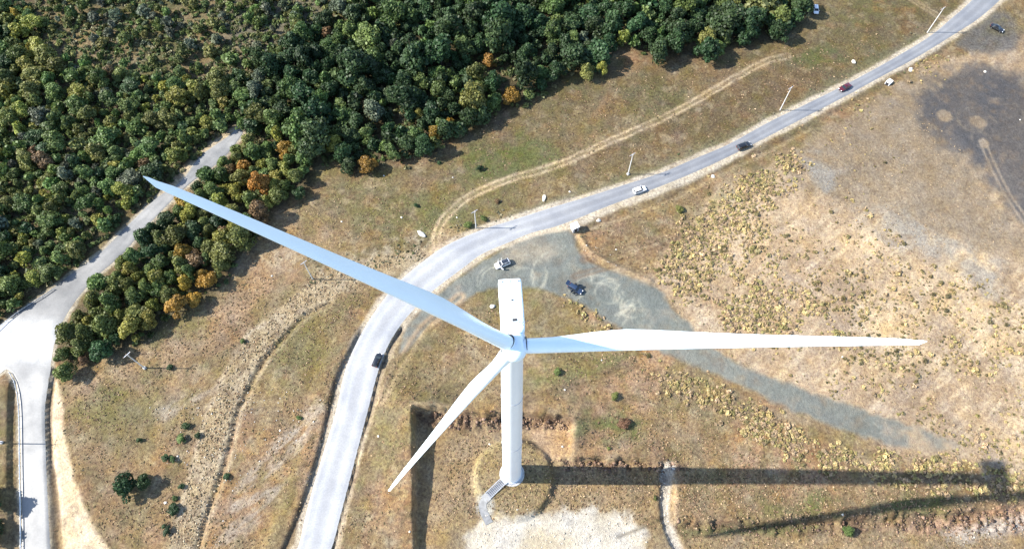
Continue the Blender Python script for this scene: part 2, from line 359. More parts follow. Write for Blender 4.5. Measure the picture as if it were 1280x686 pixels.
# meadow between wood and main road, browner and greener to the upper right
mea = zone([(345,270),(440,220),(560,190),(700,110),(830,80),(980,50),(1015,0),(1215,-10),(1160,40),(1060,98),(890,185),(740,240),(600,282),(540,305),(430,320),(340,330)], 3, 2)
mixin((.235, .175, .085), mea * .6); mixin((.15, .155, .06), mea * smooth(-.4, .35, fbm(X, Y, 16, 5, 54)) * .8)
mea2 = zone([(700,200),(850,140),(1000,60),(1200,-10),(1160,40),(1060,98),(890,185),(760,232)], 4, 3)
mixin((.165, .105, .06), mea2 * (.35 + .4 * smooth(-.3, .4, n12)))
GREENS = []
for px, a in (([(575,190),(640,165),(680,180),(650,215),(590,225)], .8), ([(990,68),(1030,55),(1060,72),(1020,82),(990,80)], .9), ([(640,205),(690,190),(700,200),(640,222)], .7),
              ([(712,520),(800,520),(800,540),(770,552),(712,552)], .85), ([(800,280),(860,255),(865,270),(820,290)], .6), ([(880,275),(900,240),(990,205),(960,225)], .4), ([(960,635),(1010,618),(1040,625),(1020,645),(965,645)], .9),
              ([(1040,645),(1100,625),(1180,615),(1170,640),(1060,650)], .75), ([(780,600),(822,600),(822,622),(790,622)], .6), ([(500,250),(560,235),(575,275),(520,290)], .5), ([(90,500),(150,485),(190,500),(150,530),(90,530)], .5),
              ([(655,470),(760,440),(790,450),(690,490)], .6)):
    GREENS.append((px, a))
mixin((.34, .20, .10), smooth(.12, .5, fbm(X, Y, 5, 5, 93)) * .55); mixin((.15, .135, .055), smooth(.1, .45, fbm(X, Y, 4.2, 5, 94)) * .6); mixin((.42, .34, .21), smooth(.2, .5, fbm(X, Y, 2.6, 4, 95)) * .6); mixin((.12, .08, .045), smooth(.25, .5, fbm(X, Y, 1.8, 4, 96)) * .6)
# belt of bare reddish soil under the autumn trees and around
bare = zone([(80,480),(200,430),(300,340),(350,270),(420,300),(420,330),(330,380),(270,430),(215,500),(100,520)], 4, 3)
mixin((.42, .285, .18), bare * smooth(-.4, .4, fbm(X, Y, 8, 4, 55)) * .8)
for px in ([(195,515),(260,480),(285,470),(260,500),(205,525)], [(300,600),(390,510),(400,530),(330,640),(280,690),(262,690)]):
    mixin((.50, .43, .36), zone(px, 2, 2) * smooth(-.3, .3, fbm(X * .7 + Y * .7, (X * .7 - Y * .7) * 4, 5, 4, 56)) * .75)
field0 = smooth(2, 6, sdr)
# sandy hill on the right
hill = zone([(800,352),(850,305),(880,262),(900,235),(1000,185),(1080,135),(1140,95),(1180,72),(1260,55),(1330,40),(1500,60),(1500,640),(1290,610),(1210,578),(1120,560),(1010,510),(930,460),(880,440),(840,415),(850,395),(835,372)], 3, 3)
ug, vg = (X * .77 + Y * .64), (-X * .64 + Y * .77)
stri = fbm(ug * 1.0, vg * 5.0, 6, 4, 57)
mixin((.47, .335, .205), hill); mixin((.36, .255, .165), hill * smooth(-.3, .4, fbm(X, Y, 30, 4, 58) + .3 * n3) * .75)
mixin((.62, .45, .265), hill * smooth(-.1, .5, fbm(X, Y, 26, 4, 59)) * .6); mixin((.66, .52, .33), hill * smooth(.0, .4, stri) * .55); mixin((.30, .21, .13), hill * smooth(.12, .5, -stri) * .4)
lowhill = zone([(1040,300),(1140,280),(1300,330),(1500,380),(1500,610),(1290,600),(1200,560),(1100,470),(1060,390)], 6, 4)
mixin((.78, .58, .33), lowhill * smooth(-.5, .5, fbm(X, Y, 14, 5, 60) + .3 * stri) * .75)
uph = zone([(1000,190),(1120,110),(1180,95),(1200,180),(1290,300),(1290,330),(1150,290),(1080,260),(1010,240)], 5, 4)
mixin((.26, .205, .14), uph * .8); mixin((.34, .265, .18), uph * smooth(0, .5, n12) * .5)
vol = zone([(985,205),(1010,190),(1060,235),(1110,255),(1160,285),(1210,320),(1285,368),(1290,390),(1230,365),(1150,315),(1080,280),(1010,225)], 4, 5)
mixin((.30, .30, .275), vol * smooth(-.45, .3, n12 + .6 * n3) * .7)
burn = zone([(1150,120),(1170,100),(1215,80),(1262,92),(1300,100),(1420,100),(1420,330),(1300,300),(1245,240),(1215,205),(1160,160)], 4, 4)
mixin((.046, .064, .090), burn * (.90 + .1 * smooth(-.2, .4, n12))); mixin((.15, .14, .135), burn * smooth(.15, .6, fbm(X, Y, 14, 5, 61)) * .5)
gk = zone([(1200,38),(1225,15),(1262,20),(1270,60),(1205,64)], 2, 2); mixin((.16, .165, .17), gk * .9)
ed = zone([(1240,150),(1280,170),(1400,180),(1400,330),(1300,300),(1255,230)], 5, 4)
# grey-green gravel lay-by and track
lay = zone([(566,352),(590,336),(612,322),(642,304),(690,287),(716,290),(722,312),(745,330),(790,344),(822,362),(846,390),(862,404),(872,420),(905,445),(960,470),(1010,488),(1080,512),(1150,535),(1200,556),(1180,562),(1120,555),(1060,540),(990,512),(930,484),(880,462),(840,446),(790,420),(760,402),(728,380),(690,366),(650,358),(612,362),(585,374),(560,390),(535,405),(515,432),(500,440),(508,412),(530,386)], .9, .9)
mixin((.165, .195, .185), lay); mixin((.215, .235, .205), lay * smooth(-.2, .4, n12 + .3 * n3) * .5); mixin((.125, .15, .148), lay * smooth(.1, .6, fbm(X, Y, 11, 4, 62)) * .6)
mixin((.44, .36, .25), lay * zone([(625,312),(690,300),(700,318),(650,330)], 3, 3) * .5)
farlay = zone([(1040,512),(1140,530),(1230,560),(1200,575),(1100,556)], 5, 5); mixin((.42, .32, .21), farlay * smooth(-.5, .3, n12 + .5 * n3) * .95)
# tyre rings worn into the gravel
for cx, cy, r0, k in ((655,345,6.4,4), (762,366,7.2,5), (745,380,9.5,3), (620,352,5.2,2), (790,385,3.2,3), (700,345,9.0,2), (782,368,4.0,3)):
    ox, oy = U(cx, cy); dr = np.hypot(X - ox, Y - oy); an = np.arctan2(Y - oy, X - ox)
    for q in range(k):
        rr = r0 - q * 1.15 + .5 * math.sin(q * 2.1) + .35 * np.sin(an + q); m = np.exp(-((dr - rr + .5 * n12) / .28) ** 2) * smooth(-.6, .5, np.sin(an * 1.0 + q * 1.7 + cx)) * lay
        mixin((.46, .46, .37), m * .7 * smooth(-.5, .3, n3 + n12))
for cx, cy, r0 in ((1215,150,4.6), (1212,150,3.6), (1226,175,3.2), (1222,156,2.0), (1255,140,5.5)):
    ox, oy = U(cx, cy); dr = np.hypot(X - ox, Y - oy); mixin((.32, .27, .2), np.exp(-((dr - r0 + n12) / .4) ** 2) * .3 * smooth(-.3, .3, n3))
for cx, cy, r0 in ((1222,152,3.0), (1181,145,2.6), (1230,178,2.2)):
    ox, oy = U(cx, cy); mixin((.40, .30, .19), smooth(r0, r0 * .5, np.hypot(X - ox, Y - oy) + warp) * .75)
for off in (-.9, .9):
    D, S, T = line([(1228,178),(1240,205),(1255,235),(1272,262),(1292,290)]); mixin((.42, .34, .25), np.exp(-((D * S - off) / .38) ** 2) * .7)
for px, a in GREENS: mixin((.11, .145, .04), zone(px, 2.5, 2.5) * min(1, a * 1.2) * smooth(-.9, .1, n3 + n12))
# pale verge along the roads
vg_m = 0
vg2 = smooth(3.4, 1.6, sdm + .9 * warp) * smooth(U(480, 480)[0], U(700, 300)[0], X) * (1 - lay); mixin((.30, .26, .16), vg2 * .4)
mixin((.60, .55, .45), smooth(1.3, .4, sdl + .6 * warp)); 
stony = line([(330,322),(420,330),(500,305),(530,298)])[0]
mixin((.5, .43, .31), smooth(4.5, 1.5, stony + warp * 1.5) * .6 * smooth(-.3, .4, n3 + n1))
# green and grey weeds on the far verge of the main road
wv = zone([(640,268),(740,232),(830,200),(940,155),(1060,90),(1160,30),(1175,40),(1060,103),(930,172),(780,230),(640,274)], 2, 2); mixin((.22, .215, .13), wv * .7); mixin((.12, .14, .065), wv * smooth(0, .5, n3) * .8)
rightside = smooth(U(660, 300)[0], U(720, 280)[0], X) * smooth(U(960, 170)[0], U(860, 220)[0], X) * (Y < np.interp(X, (mA[:, 0] + mB[:, 0])[50:] / 2, (mA[:, 1] + mB[:, 1])[50:] / 2))
vg_m = smooth(1.9 + 1.3 * rightside, .7 + 1.0 * rightside, sdm + .5 * warp); mixin((.58, .50, .375), vg_m)
# rubble terrace, pale rims
rub = zone([(395,345),(450,328),(520,312),(540,316),(490,345),(440,357),(412,379),(375,398),(350,425),(318,466),(300,505),(282,574),(260,640),(244,700),(205,700),(232,614),(246,560),(262,510),(285,462),(310,420),(355,378)], 1.2, 1.2)
mixin((.44, .345, .21), rub * .9); mixin((.24, .17, .10), rub * smooth(.05, .45, fbm(X, Y, 1.6, 3, 63)) * .8)
rim5 = np.exp(-((D5 - 1.3) / .5) ** 2) * (s5 * 0 + 1); mixin((.55, .45, .3), rim5 * .55)
mixin((.52, .42, .28), np.exp(-(D5b / .75) ** 2) * .9 * smooth(-.6, 0, n3))
mixin((.55, .44, .29), np.exp(-((D2b - .2) / .45) ** 2) * e2 * .8); mixin((.10, .075, .05), np.exp(-(D2 / .9) ** 2) * .75)  # pale outer rim, then the ditch's shade painted as a dark band
mixin((.16, .10, .07), np.exp(-(dl1 / .7) ** 2) * e1 * .75); mixin((.50, .36, .22), np.exp(-((D6 - 1.0) / .7) ** 2) * .8)  # dark line: painted shadow of the low bank; then a pale ditch edge
mixin((.46, .33, .2), np.exp(-(berm / 1.1) ** 2) * .85)
for px in ([(722,290),(770,276),(835,252),(895,222),(960,190),(1000,168)],):
    D, S, T = line(px); mixin((.42, .33, .2), np.exp(-(D / .7) ** 2) * .7)
# sandy strip by the side road
sandy = zone([(72,474),(77,490),(78,514),(82,545),(88,577),(100,620),(115,654),(134,686),(160,730),(90,730),(78,686),(72,614),(64,577),(64,514),(68,480)], .7, .5); mixin((.88, .70, .46), sandy); mixin((.74, .47, .30), sandy * smooth(.2, .55, n12) * .7)
verg4 = zone([(57,500),(66,480),(64,560),(72,620),(78,690),(66,690),(60,600)], .6, .5); mixin((.24, .17, .11), verg4 * .8)
# earth tracks through the meadow
def track(px, gap, wdt, c, a=.85, z=0):
    D, S, T = line(px, z); jit = .35 * n3
    for o in (-gap, gap): mixin(c, np.exp(-((D * S - o + jit) / wdt) ** 2) * a)
    mixin(c, smooth(gap + 1.2, gap, D + .6 * warp) * .28)
track([(545,308),(546,292),(553,276),(565,262),(582,248),(606,236),(640,223),(700,205),(760,178),(820,152),(870,126),(920,97),(955,78),(985,70)], .9, .42, (.72, .56, .36), 1.0)
track([(1125,-10),(1150,6),(1180,24)], .8, .45, (.47, .37, .23))
mixin((.55, .40, .25), zone([(535,320),(545,300),(556,286),(575,292),(560,305)], 2, 2) * .7)
track([(165,470),(170,520),(158,560),(150,600)], .9, .4, (.26, .19, .12), .4); track([(215,455),(260,440),(300,408),(330,380)], .8, .4, (.22, .15, .09), .5)
for px in ([(420,620),(470,560),(520,470)], [(650,400),(700,380),(730,392)], [(655,500),(720,480),(780,458)], [(655,430),(740,425)], [(720,345),(800,320),(870,290)], [(730,325),(820,300)]):
    track(px, .7, .35, (.2, .13, .08), .4)
ol = field0 * (1 - hill) * (1 - lay) * (1 - rub) * (1 - sandy) * smooth(.05, .4, fbm(X, Y, 19, 5, 97) + .35 * fbm(X, Y, 3, 3, 98)); mixin((.19, .172, .07), ol * .42)
# pad floor, mound, gully, white gravel
mixin((.37, .275, .165), padm * (1 - bank2) * .65); mixin((.27, .19, .105), padm * smooth(-.1, .4, fbm(X, Y, 5, 4, 64)) * .5)
mixin((.34, .26, .14), mound * .85); mixin((.23, .16, .085), mound * smooth(0, .5, n3) * .4)
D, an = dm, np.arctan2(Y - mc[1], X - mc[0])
mixin((.14, .10, .06), np.exp(-((dm - 9.9) / .7) ** 2) * .55 * smooth(.2, .7, np.cos(an - .3)))  # shaded right side of the mound rim, painted dark
mixin((.47, .39, .2), np.exp(-((dm - 9.8) / .8) ** 2) * .7 * smooth(.3, .8, np.cos(an - 2.9)))  # sunlit left side of the mound rim, painted light
mixin((.55, .37, .22), zone([(660,530),(712,522),(716,548),(705,572),(680,572),(668,550)], 1.2, 1.0) * .85)
mixin((.55, .40, .25), zone([(516,508),(560,510),(560,516),(516,516)], .8, .6) * .6)
mixin((.17, .105, .07), (bank1 + bank2 * .8 + bank3).clip(0, 1) * smooth(-.35, .3, crag) * .85); mixin((.5, .32, .22), zone([(1080,660),(1180,648),(1300,628),(1300,660),(1200,668)], 1.5, 1.5) * smooth(-.4, .4, fbm(ug, vg * 3, 3, 3, 65)) * .8)
mixin((.6, .58, .56), zone([(1180,664),(1290,644),(1290,660),(1200,674)], 1.5, 1.5) * .5); mixin((.13, .15, .06), zone([(850,660),(1000,655),(1010,662),(870,668)], 1, 1) * .7)
mixin((.60, .56, .50), gully * .85); mixin((.55, .42, .28), zone([(842,600),(847,600),(848,650),(842,650)], .6, .4) * .7)
wg = zone([(592,660),(610,648),(660,646),(706,640),(780,644),(804,664),(800,690),(808,760),(590,760)], 1.6, 2.2, PADZ); mixin((.60, .54, .43), wg * .9); mixin((.62, .57, .48), wg * smooth(-.25, .3, fbm(X, Y, 9, 4, 66)) * .9); mixin((.45, .42, .37), wg * smooth(.1, .5, fbm(X, Y, 3, 5, 67)) * .6); mixin((.52, .42, .26), wg * zone([(650,668),(690,660),(720,690),(640,700)], 2, 2) * .6)
mixin((.45, .45, .43), zone([(597,620),(612,618),(618,636),(612,646),(596,640)], .8, .6, PADZ) * .8)
D, S, T = line([(772,671),(800,660),(832,646)], PADZ); mixin((.15, .12, .08), np.exp(-(D / .4) ** 2) * .7)
# wood floor
WOOD_TOP = [(1012,-60),(1010,0),(1003,32),(972,48),(900,68),(832,72),(800,66),(772,58),(752,92),(712,98),(688,112),(650,132),(600,162),(540,192),(478,212),(440,216),(424,202),(388,190),(330,175),(300,160),(330,60),(420,20),(430,-60)]
BELT = [(300,182),(345,178),(392,192),(394,228),(372,248),(343,264),(328,298),(298,328),(268,366),(228,392),(188,422),(150,441),(112,455),(80,466),(72,450),(76,420),(96,390),(124,356),(152,330),(176,300),(206,270),(240,240),(270,210)]
WOOD_LEFT = [(-160,520),(-60,440),(-12,408),(28,386),(56,364),(92,334),(128,304),(164,272),(196,240),(222,214),(248,188),(284,166),(304,152),(330,110),(300,85),(240,95),(170,95),(110,80),(60,60),(40,-20),(-60,-60),(-260,-60)]
CLEARING = [(60,-60),(430,-60),(425,10),(360,70),(310,90),(240,100),(160,100),(100,80),(55,50)]
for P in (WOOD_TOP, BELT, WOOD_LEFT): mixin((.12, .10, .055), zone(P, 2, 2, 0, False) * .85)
mixin((.62, .50, .34), zone([(300,158),(306,166),(288,172),(262,188),(240,208),(214,238),(200,246),(222,216),(250,188),(276,168)], 1.2, 1.2, 0, False) * .85)
cl = zone(CLEARING, 7, 9, 0, False); mixin((.33, .255, .14), cl * .8); mixin((.15, .15, .065), cl * smooth(-.5, .2, n12 + .5 * n3) * .85); mixin((.22, .2, .16), zone([(280,0),(400,0),(380,40),(300,60)], 5, 4) * .7)
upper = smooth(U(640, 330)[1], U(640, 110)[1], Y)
field = 1 - np.clip(np.maximum.reduce([hill, lay, sandy, wg, vg_m, np.exp(-(D5b / .8) ** 2), rub * .7]), 0, 1)
C = C * (1 - field[..., None] * np.array((.12, .14, .20)))
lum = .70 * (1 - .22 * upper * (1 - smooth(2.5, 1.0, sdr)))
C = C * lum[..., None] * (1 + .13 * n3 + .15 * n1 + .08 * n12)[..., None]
C = np.clip(C, .015, .85)
GRAIN = 1 - .62 * lay - .45 * burn * (1 - lay) - .5 * wg - .35 * sandy - .25 * hill * (1 - lay) * (1 - burn); GRAIN = np.clip(GRAIN, .25, 1)

# one sheet: fine grid where the photograph looks, coarse ring out to the horizon
def grow(a, d0, n=26, k=1.33):
    o = []; d = d0
    for i in range(n): a = a + d; d *= k if d > 0 else k; o.append(a)
    return o
xs = np.r_[grow(XS[0], -.6)[::-1], XS, grow(XS[-1], .6)]; ys = np.r_[grow(YS[0], -.6)[::-1], YS, grow(YS[-1], .6)]
k = 26
Hf = np.pad(H, k, mode='edge'); XX, YY = np.meshgrid(xs, ys)
out = np.maximum(np.maximum(XS[0] - XX, XX - XS[-1]), np.maximum(YS[0] - YY, YY - YS[-1]))
Hf = Hf * smooth(30, 0, out); Hf = Hf + 6 * smooth(30, 600, out) * fbm(XX, YY, 400, 3, 71)
Cf = np.pad(C, ((k, k), (k, k), (0, 0)), mode='edge'); far = np.array((.22, .18, .09)) + .05 * fbm(XX, YY, 60, 3, 72)[..., None]
fm = smooth(2, 40, out)[..., None]; Cf = Cf * (1 - fm) + far * fm
ny, nx = XX.shape; idx = np.arange(nx * ny).reshape(ny, nx)
F = np.stack([idx[:-1, :-1], idx[:-1, 1:], idx[1:, 1:], idx[1:, :-1]], -1).reshape(-1, 4)
Gf = np.pad(GRAIN, k, mode='edge')
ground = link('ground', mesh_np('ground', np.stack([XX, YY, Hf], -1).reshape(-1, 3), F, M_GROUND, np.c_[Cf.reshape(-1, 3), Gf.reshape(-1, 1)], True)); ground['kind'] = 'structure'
def gz(x, y):
    fx = min(max((x - XS[0]) / .45, 0), len(XS) - 2); fy = min(max((y - YS[0]) / .45, 0), len(YS) - 2); i, j = int(fx), int(fy); fx -= i; fy -= j
    return float((H[j, i] * (1 - fx) + H[j, i + 1] * fx) * (1 - fy) + (H[j + 1, i] * (1 - fx) + H[j + 1, i + 1] * fx) * fy)
def G(px, py):
    """point of the ground seen at a pixel, following the relief"""
    z = 0.0
    for _ in range(6): x, y = U(px, py, z); z = gz(x, y)
    return Vector((x, y, z))

def road(name, A, B, mat, z, tint, nl=14):
    n = len(A); V = []; c = []
    for i in range(n):
        for j in range(nl + 1):
            t = j / nl; e = .012 * math.sin(math.pi * t)
            p = A[i] * (1 - t) + B[i] * t; V.append((p[0], p[1], z + e - (.12 if j in (0, nl) else 0))); c.append(tint(t, i / n, p))
    ii = np.arange(n * (nl + 1)).reshape(n, nl + 1); F = np.stack([ii[:-1, :-1], ii[:-1, 1:], ii[1:, 1:], ii[1:, :-1]], -1).reshape(-1, 4)
    o = link(name, mesh_np(name, V, F, mat, np.array(c), True)); o['kind'] = 'structure'; return o
def t_main(t, s, p):
    v = .96 + .16 * math.exp(-((t - .28) / .07) ** 2) + .16 * math.exp(-((t - .72) / .07) ** 2) - .08 * math.exp(-((t - .5) / .12) ** 2)
    e = 1.25 if t < .06 or t > .94 else 1.0
    pale_gain = 1 + .62 * float(smooth(45, -22, np.array(p[0])))         # lower stretch paler: sun glare on the asphalt painted into the tint
    return np.array((v * e, v * e * (1 - .02 * (pale_gain - 1)), v * e * (.97 if e > 1 else 1) * (1 - .06 * (pale_gain - 1)))) * pale_gain
def t_left(t, s, p):
    v = 1 + .12 * math.exp(-((t - .3) / .1) ** 2) + .1 * math.exp(-((t - .7) / .1) ** 2)
    g = 1 - .25 * float(smooth(8, 0, np.array(abs(s - .40) * 60)))
    pale_gain = .78 + .06 * float(smooth(.50, .56, np.array(s))) + (.6 * float(smooth(.47, .50, np.array(s)) * smooth(.58, .54, np.array(s))))  # tone along the side road, palest around the junction
    return np.array((v, v * .985, v * .95)) * g * pale_gain
road('main_road', mA, mB, M_ROAD, .10, t_main); road('side_road', lA, lB, M_ROAD2, .10, t_left)
sv = [(*p, .07) for p in catmull(np.vstack([SPUR, SPUR[:1]]), 4)[:-1]]
b = MB(); b.bm.faces.new([b.bm.verts.new(v) for v in sv]); ap = b.build('side_road_apron', mat_basic('pale_apron_gravel', (.46, .455, .44), .6, .4, nscale=.5, var=.08)); ap['kind'] = 'structure'

# ------------------------------------------------------------------ wind turbine
HUB = Vector((.28, -4.08, 100.35)); YAW = R(3.93); AX = Vector((.0683, -.99395, .0860)).normalized()
RT = Vector((math.cos(YAW), math.sin(YAW), 0)); UPV = RT.cross(AX); UPV = -UPV if UPV.z < 0 else UPV
turb = tag(empty('wind_turbine', (0, 0, 0)), 'tall white three bladed wind turbine standing on a round grassy mound', 'wind turbine')
b = MB(); b.lathe([(2.36, .1), (2.36, .5), (2.3, .55), (2.27, 8), (2.12, 33), (1.9, 62), (1.55, 98.4), (1.5, 98.9)], 56); b.build('tower', M_TOWER, turb, True)
b = MB(); b.lathe([(2.6, .06), (2.6, .34), (2.42, .4), (2.42, .1)], 56); b.build('base_flange', M_GALV, turb, True)
for z, r in ((33, 2.14), (66, 1.885)):
    b = MB(); b.lathe([(r - .05, z - .09), (r + .035, z - .08), (r + .035, z + .08), (r - .05, z + .09)], 56); b.build('tower_flange', M_GALV, turb, True)
b = MB(); b.lathe([(3.15, -.5), (3.15, .1), (3.05, .16), (2.2, .16)], 56); b.build('foundation_ring', M_CONC, turb, True)
da = math.atan2(-4.2, -4.6)
Mx = Matrix.Rotation(da, 4, 'Z')
b = MB(); b.box((2.3, 0, 1.55), (.16, .95, 2.1), None, .03); dr = b.build('door', M_TOWER, turb); dr.data.transform(Mx)
b = MB(); b.box((2.41, .32, 1.5), (.06, .06, .22)); hd = b.build('handle', M_DARK, dr); hd.data.transform(Mx)
b = MB(); b.box((2.31, 0, 2.95), (.1, .5, .3), None, .02); vt = b.build('vent', M_STEP, turb); vt.data.transform(Mx)
# nacelle: local frame, front towards -Y
NM = Matrix.Translation((HUB.x, HUB.y, 0)) @ Matrix.Rotation(YAW, 4, 'Z')
def place(o): o.data.transform(NM); return o
def rrect(y, wd, z0, z1, r=.35, n=5):
    o = []
    for cx, cz, a0 in ((wd / 2 - r, z1 - r, 0), (-wd / 2 + r, z1 - r, 90), (-wd / 2 + r, z0 + r, 180), (wd / 2 - r, z0 + r, 270)):
        for i in range(n): a = R(a0 + 90 * i / (n - 1)); o.append((cx + r * math.cos(a), y, cz + r * math.sin(a)))
    return o
b = MB(); b.loft([rrect(1.35, 2.5, 99.3, 101.7), rrect(1.6, 2.9, 98.9, 102.05), rrect(2.0, 3.06, 98.75, 102.2), rrect(5.0, 3.1, 98.75, 102.35), rrect(8.3, 3.1, 99.0, 102.4), rrect(8.7, 3.0, 99.1, 102.3), rrect(8.8, 2.7, 99.3, 102.0)])
nac = place(b.build('nacelle', M_WHITE, turb, True, 30))
b = MB(); b.box((.25, 2.85, 102.29), (.62, .36, .1), None, .03); place(b.build('roof_hatch', M_DARK, nac))
b = MB(); b.lathe([(.12, 0), (.12, .14), (.05, .2)], 12, Matrix.Translation((.1, 5.6, 102.36))); place(b.build('roof_vent', M_DARK, nac))
for sx in (-1.1, -.05, 1.05):
    b = MB(); b.lathe([(.13, 0), (.13, .12), (.07, .25)], 12, Matrix.Translation((sx, 8.3, 102.38))); b.tube((sx, 8.3, 102.5), (sx, 8.3, 103.1), .03); place(b.build('obstruction_light', M_GALV, nac, True))
b = MB(); b.tube((1.2, 2.1, 102.1), (1.2, 2.1, 103.3), .07); b.tube((.75, 2.1, 103.2), (1.65, 2.1, 103.2), .05); place(b.build('instrument_mast', M_GALV, nac))
b = MB(); b.box((.75, 2.2, 103.4), (.05, .7, .22)); b.tube((.75, 2.1, 103.2), (.75, 2.1, 103.45), .03); place(b.build('wind_vane', M_DARK, nac))
b = MB(); b.tube((1.65, 2.1, 103.2), (1.65, 2.1, 103.5), .03); [b.rock((1.65 + .22 * math.cos(a), 2.1 + .22 * math.sin(a), 103.5), .1, 3) for a in (0, 2.1, 4.2)]; place(b.build('anemometer', M_DARK, nac))
for sy in (3.3, 6.1):
    b = MB(); b.loft([[(p[0] * 1.004, sy - .03 + k * .06, 100.5 + (p[2] - 100.5) * 1.004) for p in rrect(0, 3.08 if sy < 5 else 3.1, 98.75, 102.27 if sy < 5 else 102.36)] for k in (0, 1)], True, False); place(b.build('panel_seam', M_GALV, nac))
# hub with rounded spinner
q = AX.to_track_quat('Z', 'Y').to_matrix().to_4x4()
b = MB(); b.lathe([(1.25, -1.5), (1.55, -1.3), (1.62, -.6), (1.62, .5), (1.5, 1.1), (1.2, 1.6), (.75, 1.95), (.3, 2.1), (.06, 2.12)], 40, Matrix.Translation(HUB) @ q); hub = b.build('hub', M_WHITE, turb, True, 50)
b = MB(); b.lathe([(1.3, -1.95), (1.3, -1.45)], 40, Matrix.Translation(HUB) @ q); b.build('main_bearing', M_DARK, turb, True)
# blades, parked and feathered (leading edge into the wind)
RB = 51.46
def blade(phi, cone):
    s = (RT * math.cos(phi) + UPV * math.sin(phi)); tb = (UPV * math.cos(phi) - RT * math.sin(phi))
    rad = [1.2, 1.9, 2.6, 3.6, 5, 6.6, 8.4, 10.2, 12.2, 14.5, 17, 20, 23.5, 27, 31, 35, 39, 43, 46.5, 49, 50.3, 51.0, 51.3, 51.46]
    ch = lambda r: float(np.interp(r, [1.2, 2.6, 5, 8.4, 11, 14.5, 18, 23, 30, 38, 45, 49, 50.6, 51.46], [2.0, 2.0, 2.12, 2.45, 2.76, 2.95, 2.78, 2.35, 1.86, 1.45, 1.12, .85, .6, .06]))
    th = lambda r: float(np.interp(r, [1.2, 2.6, 5, 9, 13, 20, 30, 45, 51.46], [1.0, 1.0, .78, .48, .36, .28, .23, .19, .16]))
    le = lambda r: float(np.interp(r, [1.2, 51.46], [1.0, .2]))
    rings = []
    for r in rad:
        t = r / RB; fl = math.sin(cone) * RB * (.9 * t + .1 * t * t); c = ch(r); k = th(r)
        tw = R(float(np.interp(r, [1, 10, 25, 51], [-5, -3, -1, 0])))
        L = le(r) if r < 50.3 else le(50.3) * .5 + .5 * le(r)
        if r > 50.3: L = float(np.interp(r, [50.3, 51.46], [le(50.3), -.25]))
        o = []
        for i in range(20):
            a = 2 * math.pi * i / 20; u = (1 - math.cos(a)) / 2                      # 0 leading edge, 1 trailing edge
            circ = math.sin(a) * .5
            foil = (.2969 * math.sqrt(u) - .126 * u - .3516 * u * u + .2843 * u ** 3 - .1015 * u ** 4) * 5 * k * (1 if a <= math.pi else -1)
            wgt = float(np.interp(k, [.45, 1.0], [0, 1])); v = circ * k * wgt + foil * (1 - wgt)
            xx = -L + u * c; vv = v * c
            xr = xx * math.cos(tw) + vv * math.sin(tw); vr = -xx * math.sin(tw) + vv * math.cos(tw)
            o.append(HUB + s * r * math.cos(cone * t) + AX * (fl - xr) + tb * vr)
        rings.append(o)
    b = MB(); b.loft(rings); bl = b.build('blade', M_WHITE, turb, True, 60)
    c0 = HUB + s * 1.62; q = s.to_track_quat('Z', 'Y').to_matrix().to_4x4()
    b = MB(); b.lathe([(1.0, -.05), (1.11, -.04), (1.11, .06), (1.0, .08)], 36, Matrix.Translation(c0) @ q); b.build('root_collar', M_DARK, bl, True)
    return bl
for ph, cn in ((3.499, 5.32), (123.475, 5.34), (243.44, 5.36)): blade(R(ph), R(cn))

# steel stair from the foot path up to the tower door
st = tag(empty('steel_staircase', (0, 0, 0)), 'grey steel staircase with railings leading up to the turbine tower', 'staircase')
p0, p1 = Vector((-5.9, -5.4, .14)), Vector((-2.1, -1.9, .6))
dv = (p1 - p0); hz = Vector((dv.x, dv.y, 0)).normalized(); sd2 = Vector((-hz.y, hz.x, 0)); rotz = Matrix.Rotation(math.atan2(hz.y, hz.x), 3, 'Z')
for k in range(11):
    c = p0 + dv * (k + .5) / 11; b = MB(); b.box(c, (.36, 1.6, .05), rotz); b.build('tread', M_STEP, st)
for s in (-1, 1):
    o = sd2 * .9 * s; b = MB(); b.loft([[p0 + o + Vector((0, 0, -.12)), p0 + o + sd2 * .05 + Vector((0, 0, -.12)), p0 + o + sd2 * .05 + Vector((0, 0, .12)), p0 + o + Vector((0, 0, .12))], [p1 + o + Vector((0, 0, -.12)), p1 + o + sd2 * .05 + Vector((0, 0, -.12)), p1 + o + sd2 * .05 + Vector((0, 0, .12)), p1 + o + Vector((0, 0, .12))]]); b.build('stringer', M_GALV, st)
    b = MB(); b.tube(p0 + o + Vector((0, 0, 1.0)), p1 + o + Vector((0, 0, 1.0)), .04); b.tube(p0 + o + Vector((0, 0, .55)), p1 + o + Vector((0, 0, .55)), .025)
    for k in range(5): c = p0 + o + dv * k / 4; b.tube(c, c + Vector((0, 0, 1.0)), .03)
    b.build('railing', M_GALV, st)
b = MB(); b.box(p1 + hz * .25 + Vector((0, 0, .02)), (1.0, 1.9, .06), rotz); b.build('landing', M_GALV, st)
for dx, dy in ((-.5, -.2),):
    b = MB(); b.box(p0 - hz * .7 + Vector((0, 0, -.06)), (1.6, 2.1, .1), rotz); b.build('base_slab', mat_basic('grey_slab', (.26, .26, .255), .85, .2, nscale=2, var=.2), st)
pp = catmull([(-6.8, -6.3), (-7.3, -7.4), (-7.1, -8.8), (-6.3, -10.4), (-5.6, -11.8)], 8); V = []; F = []
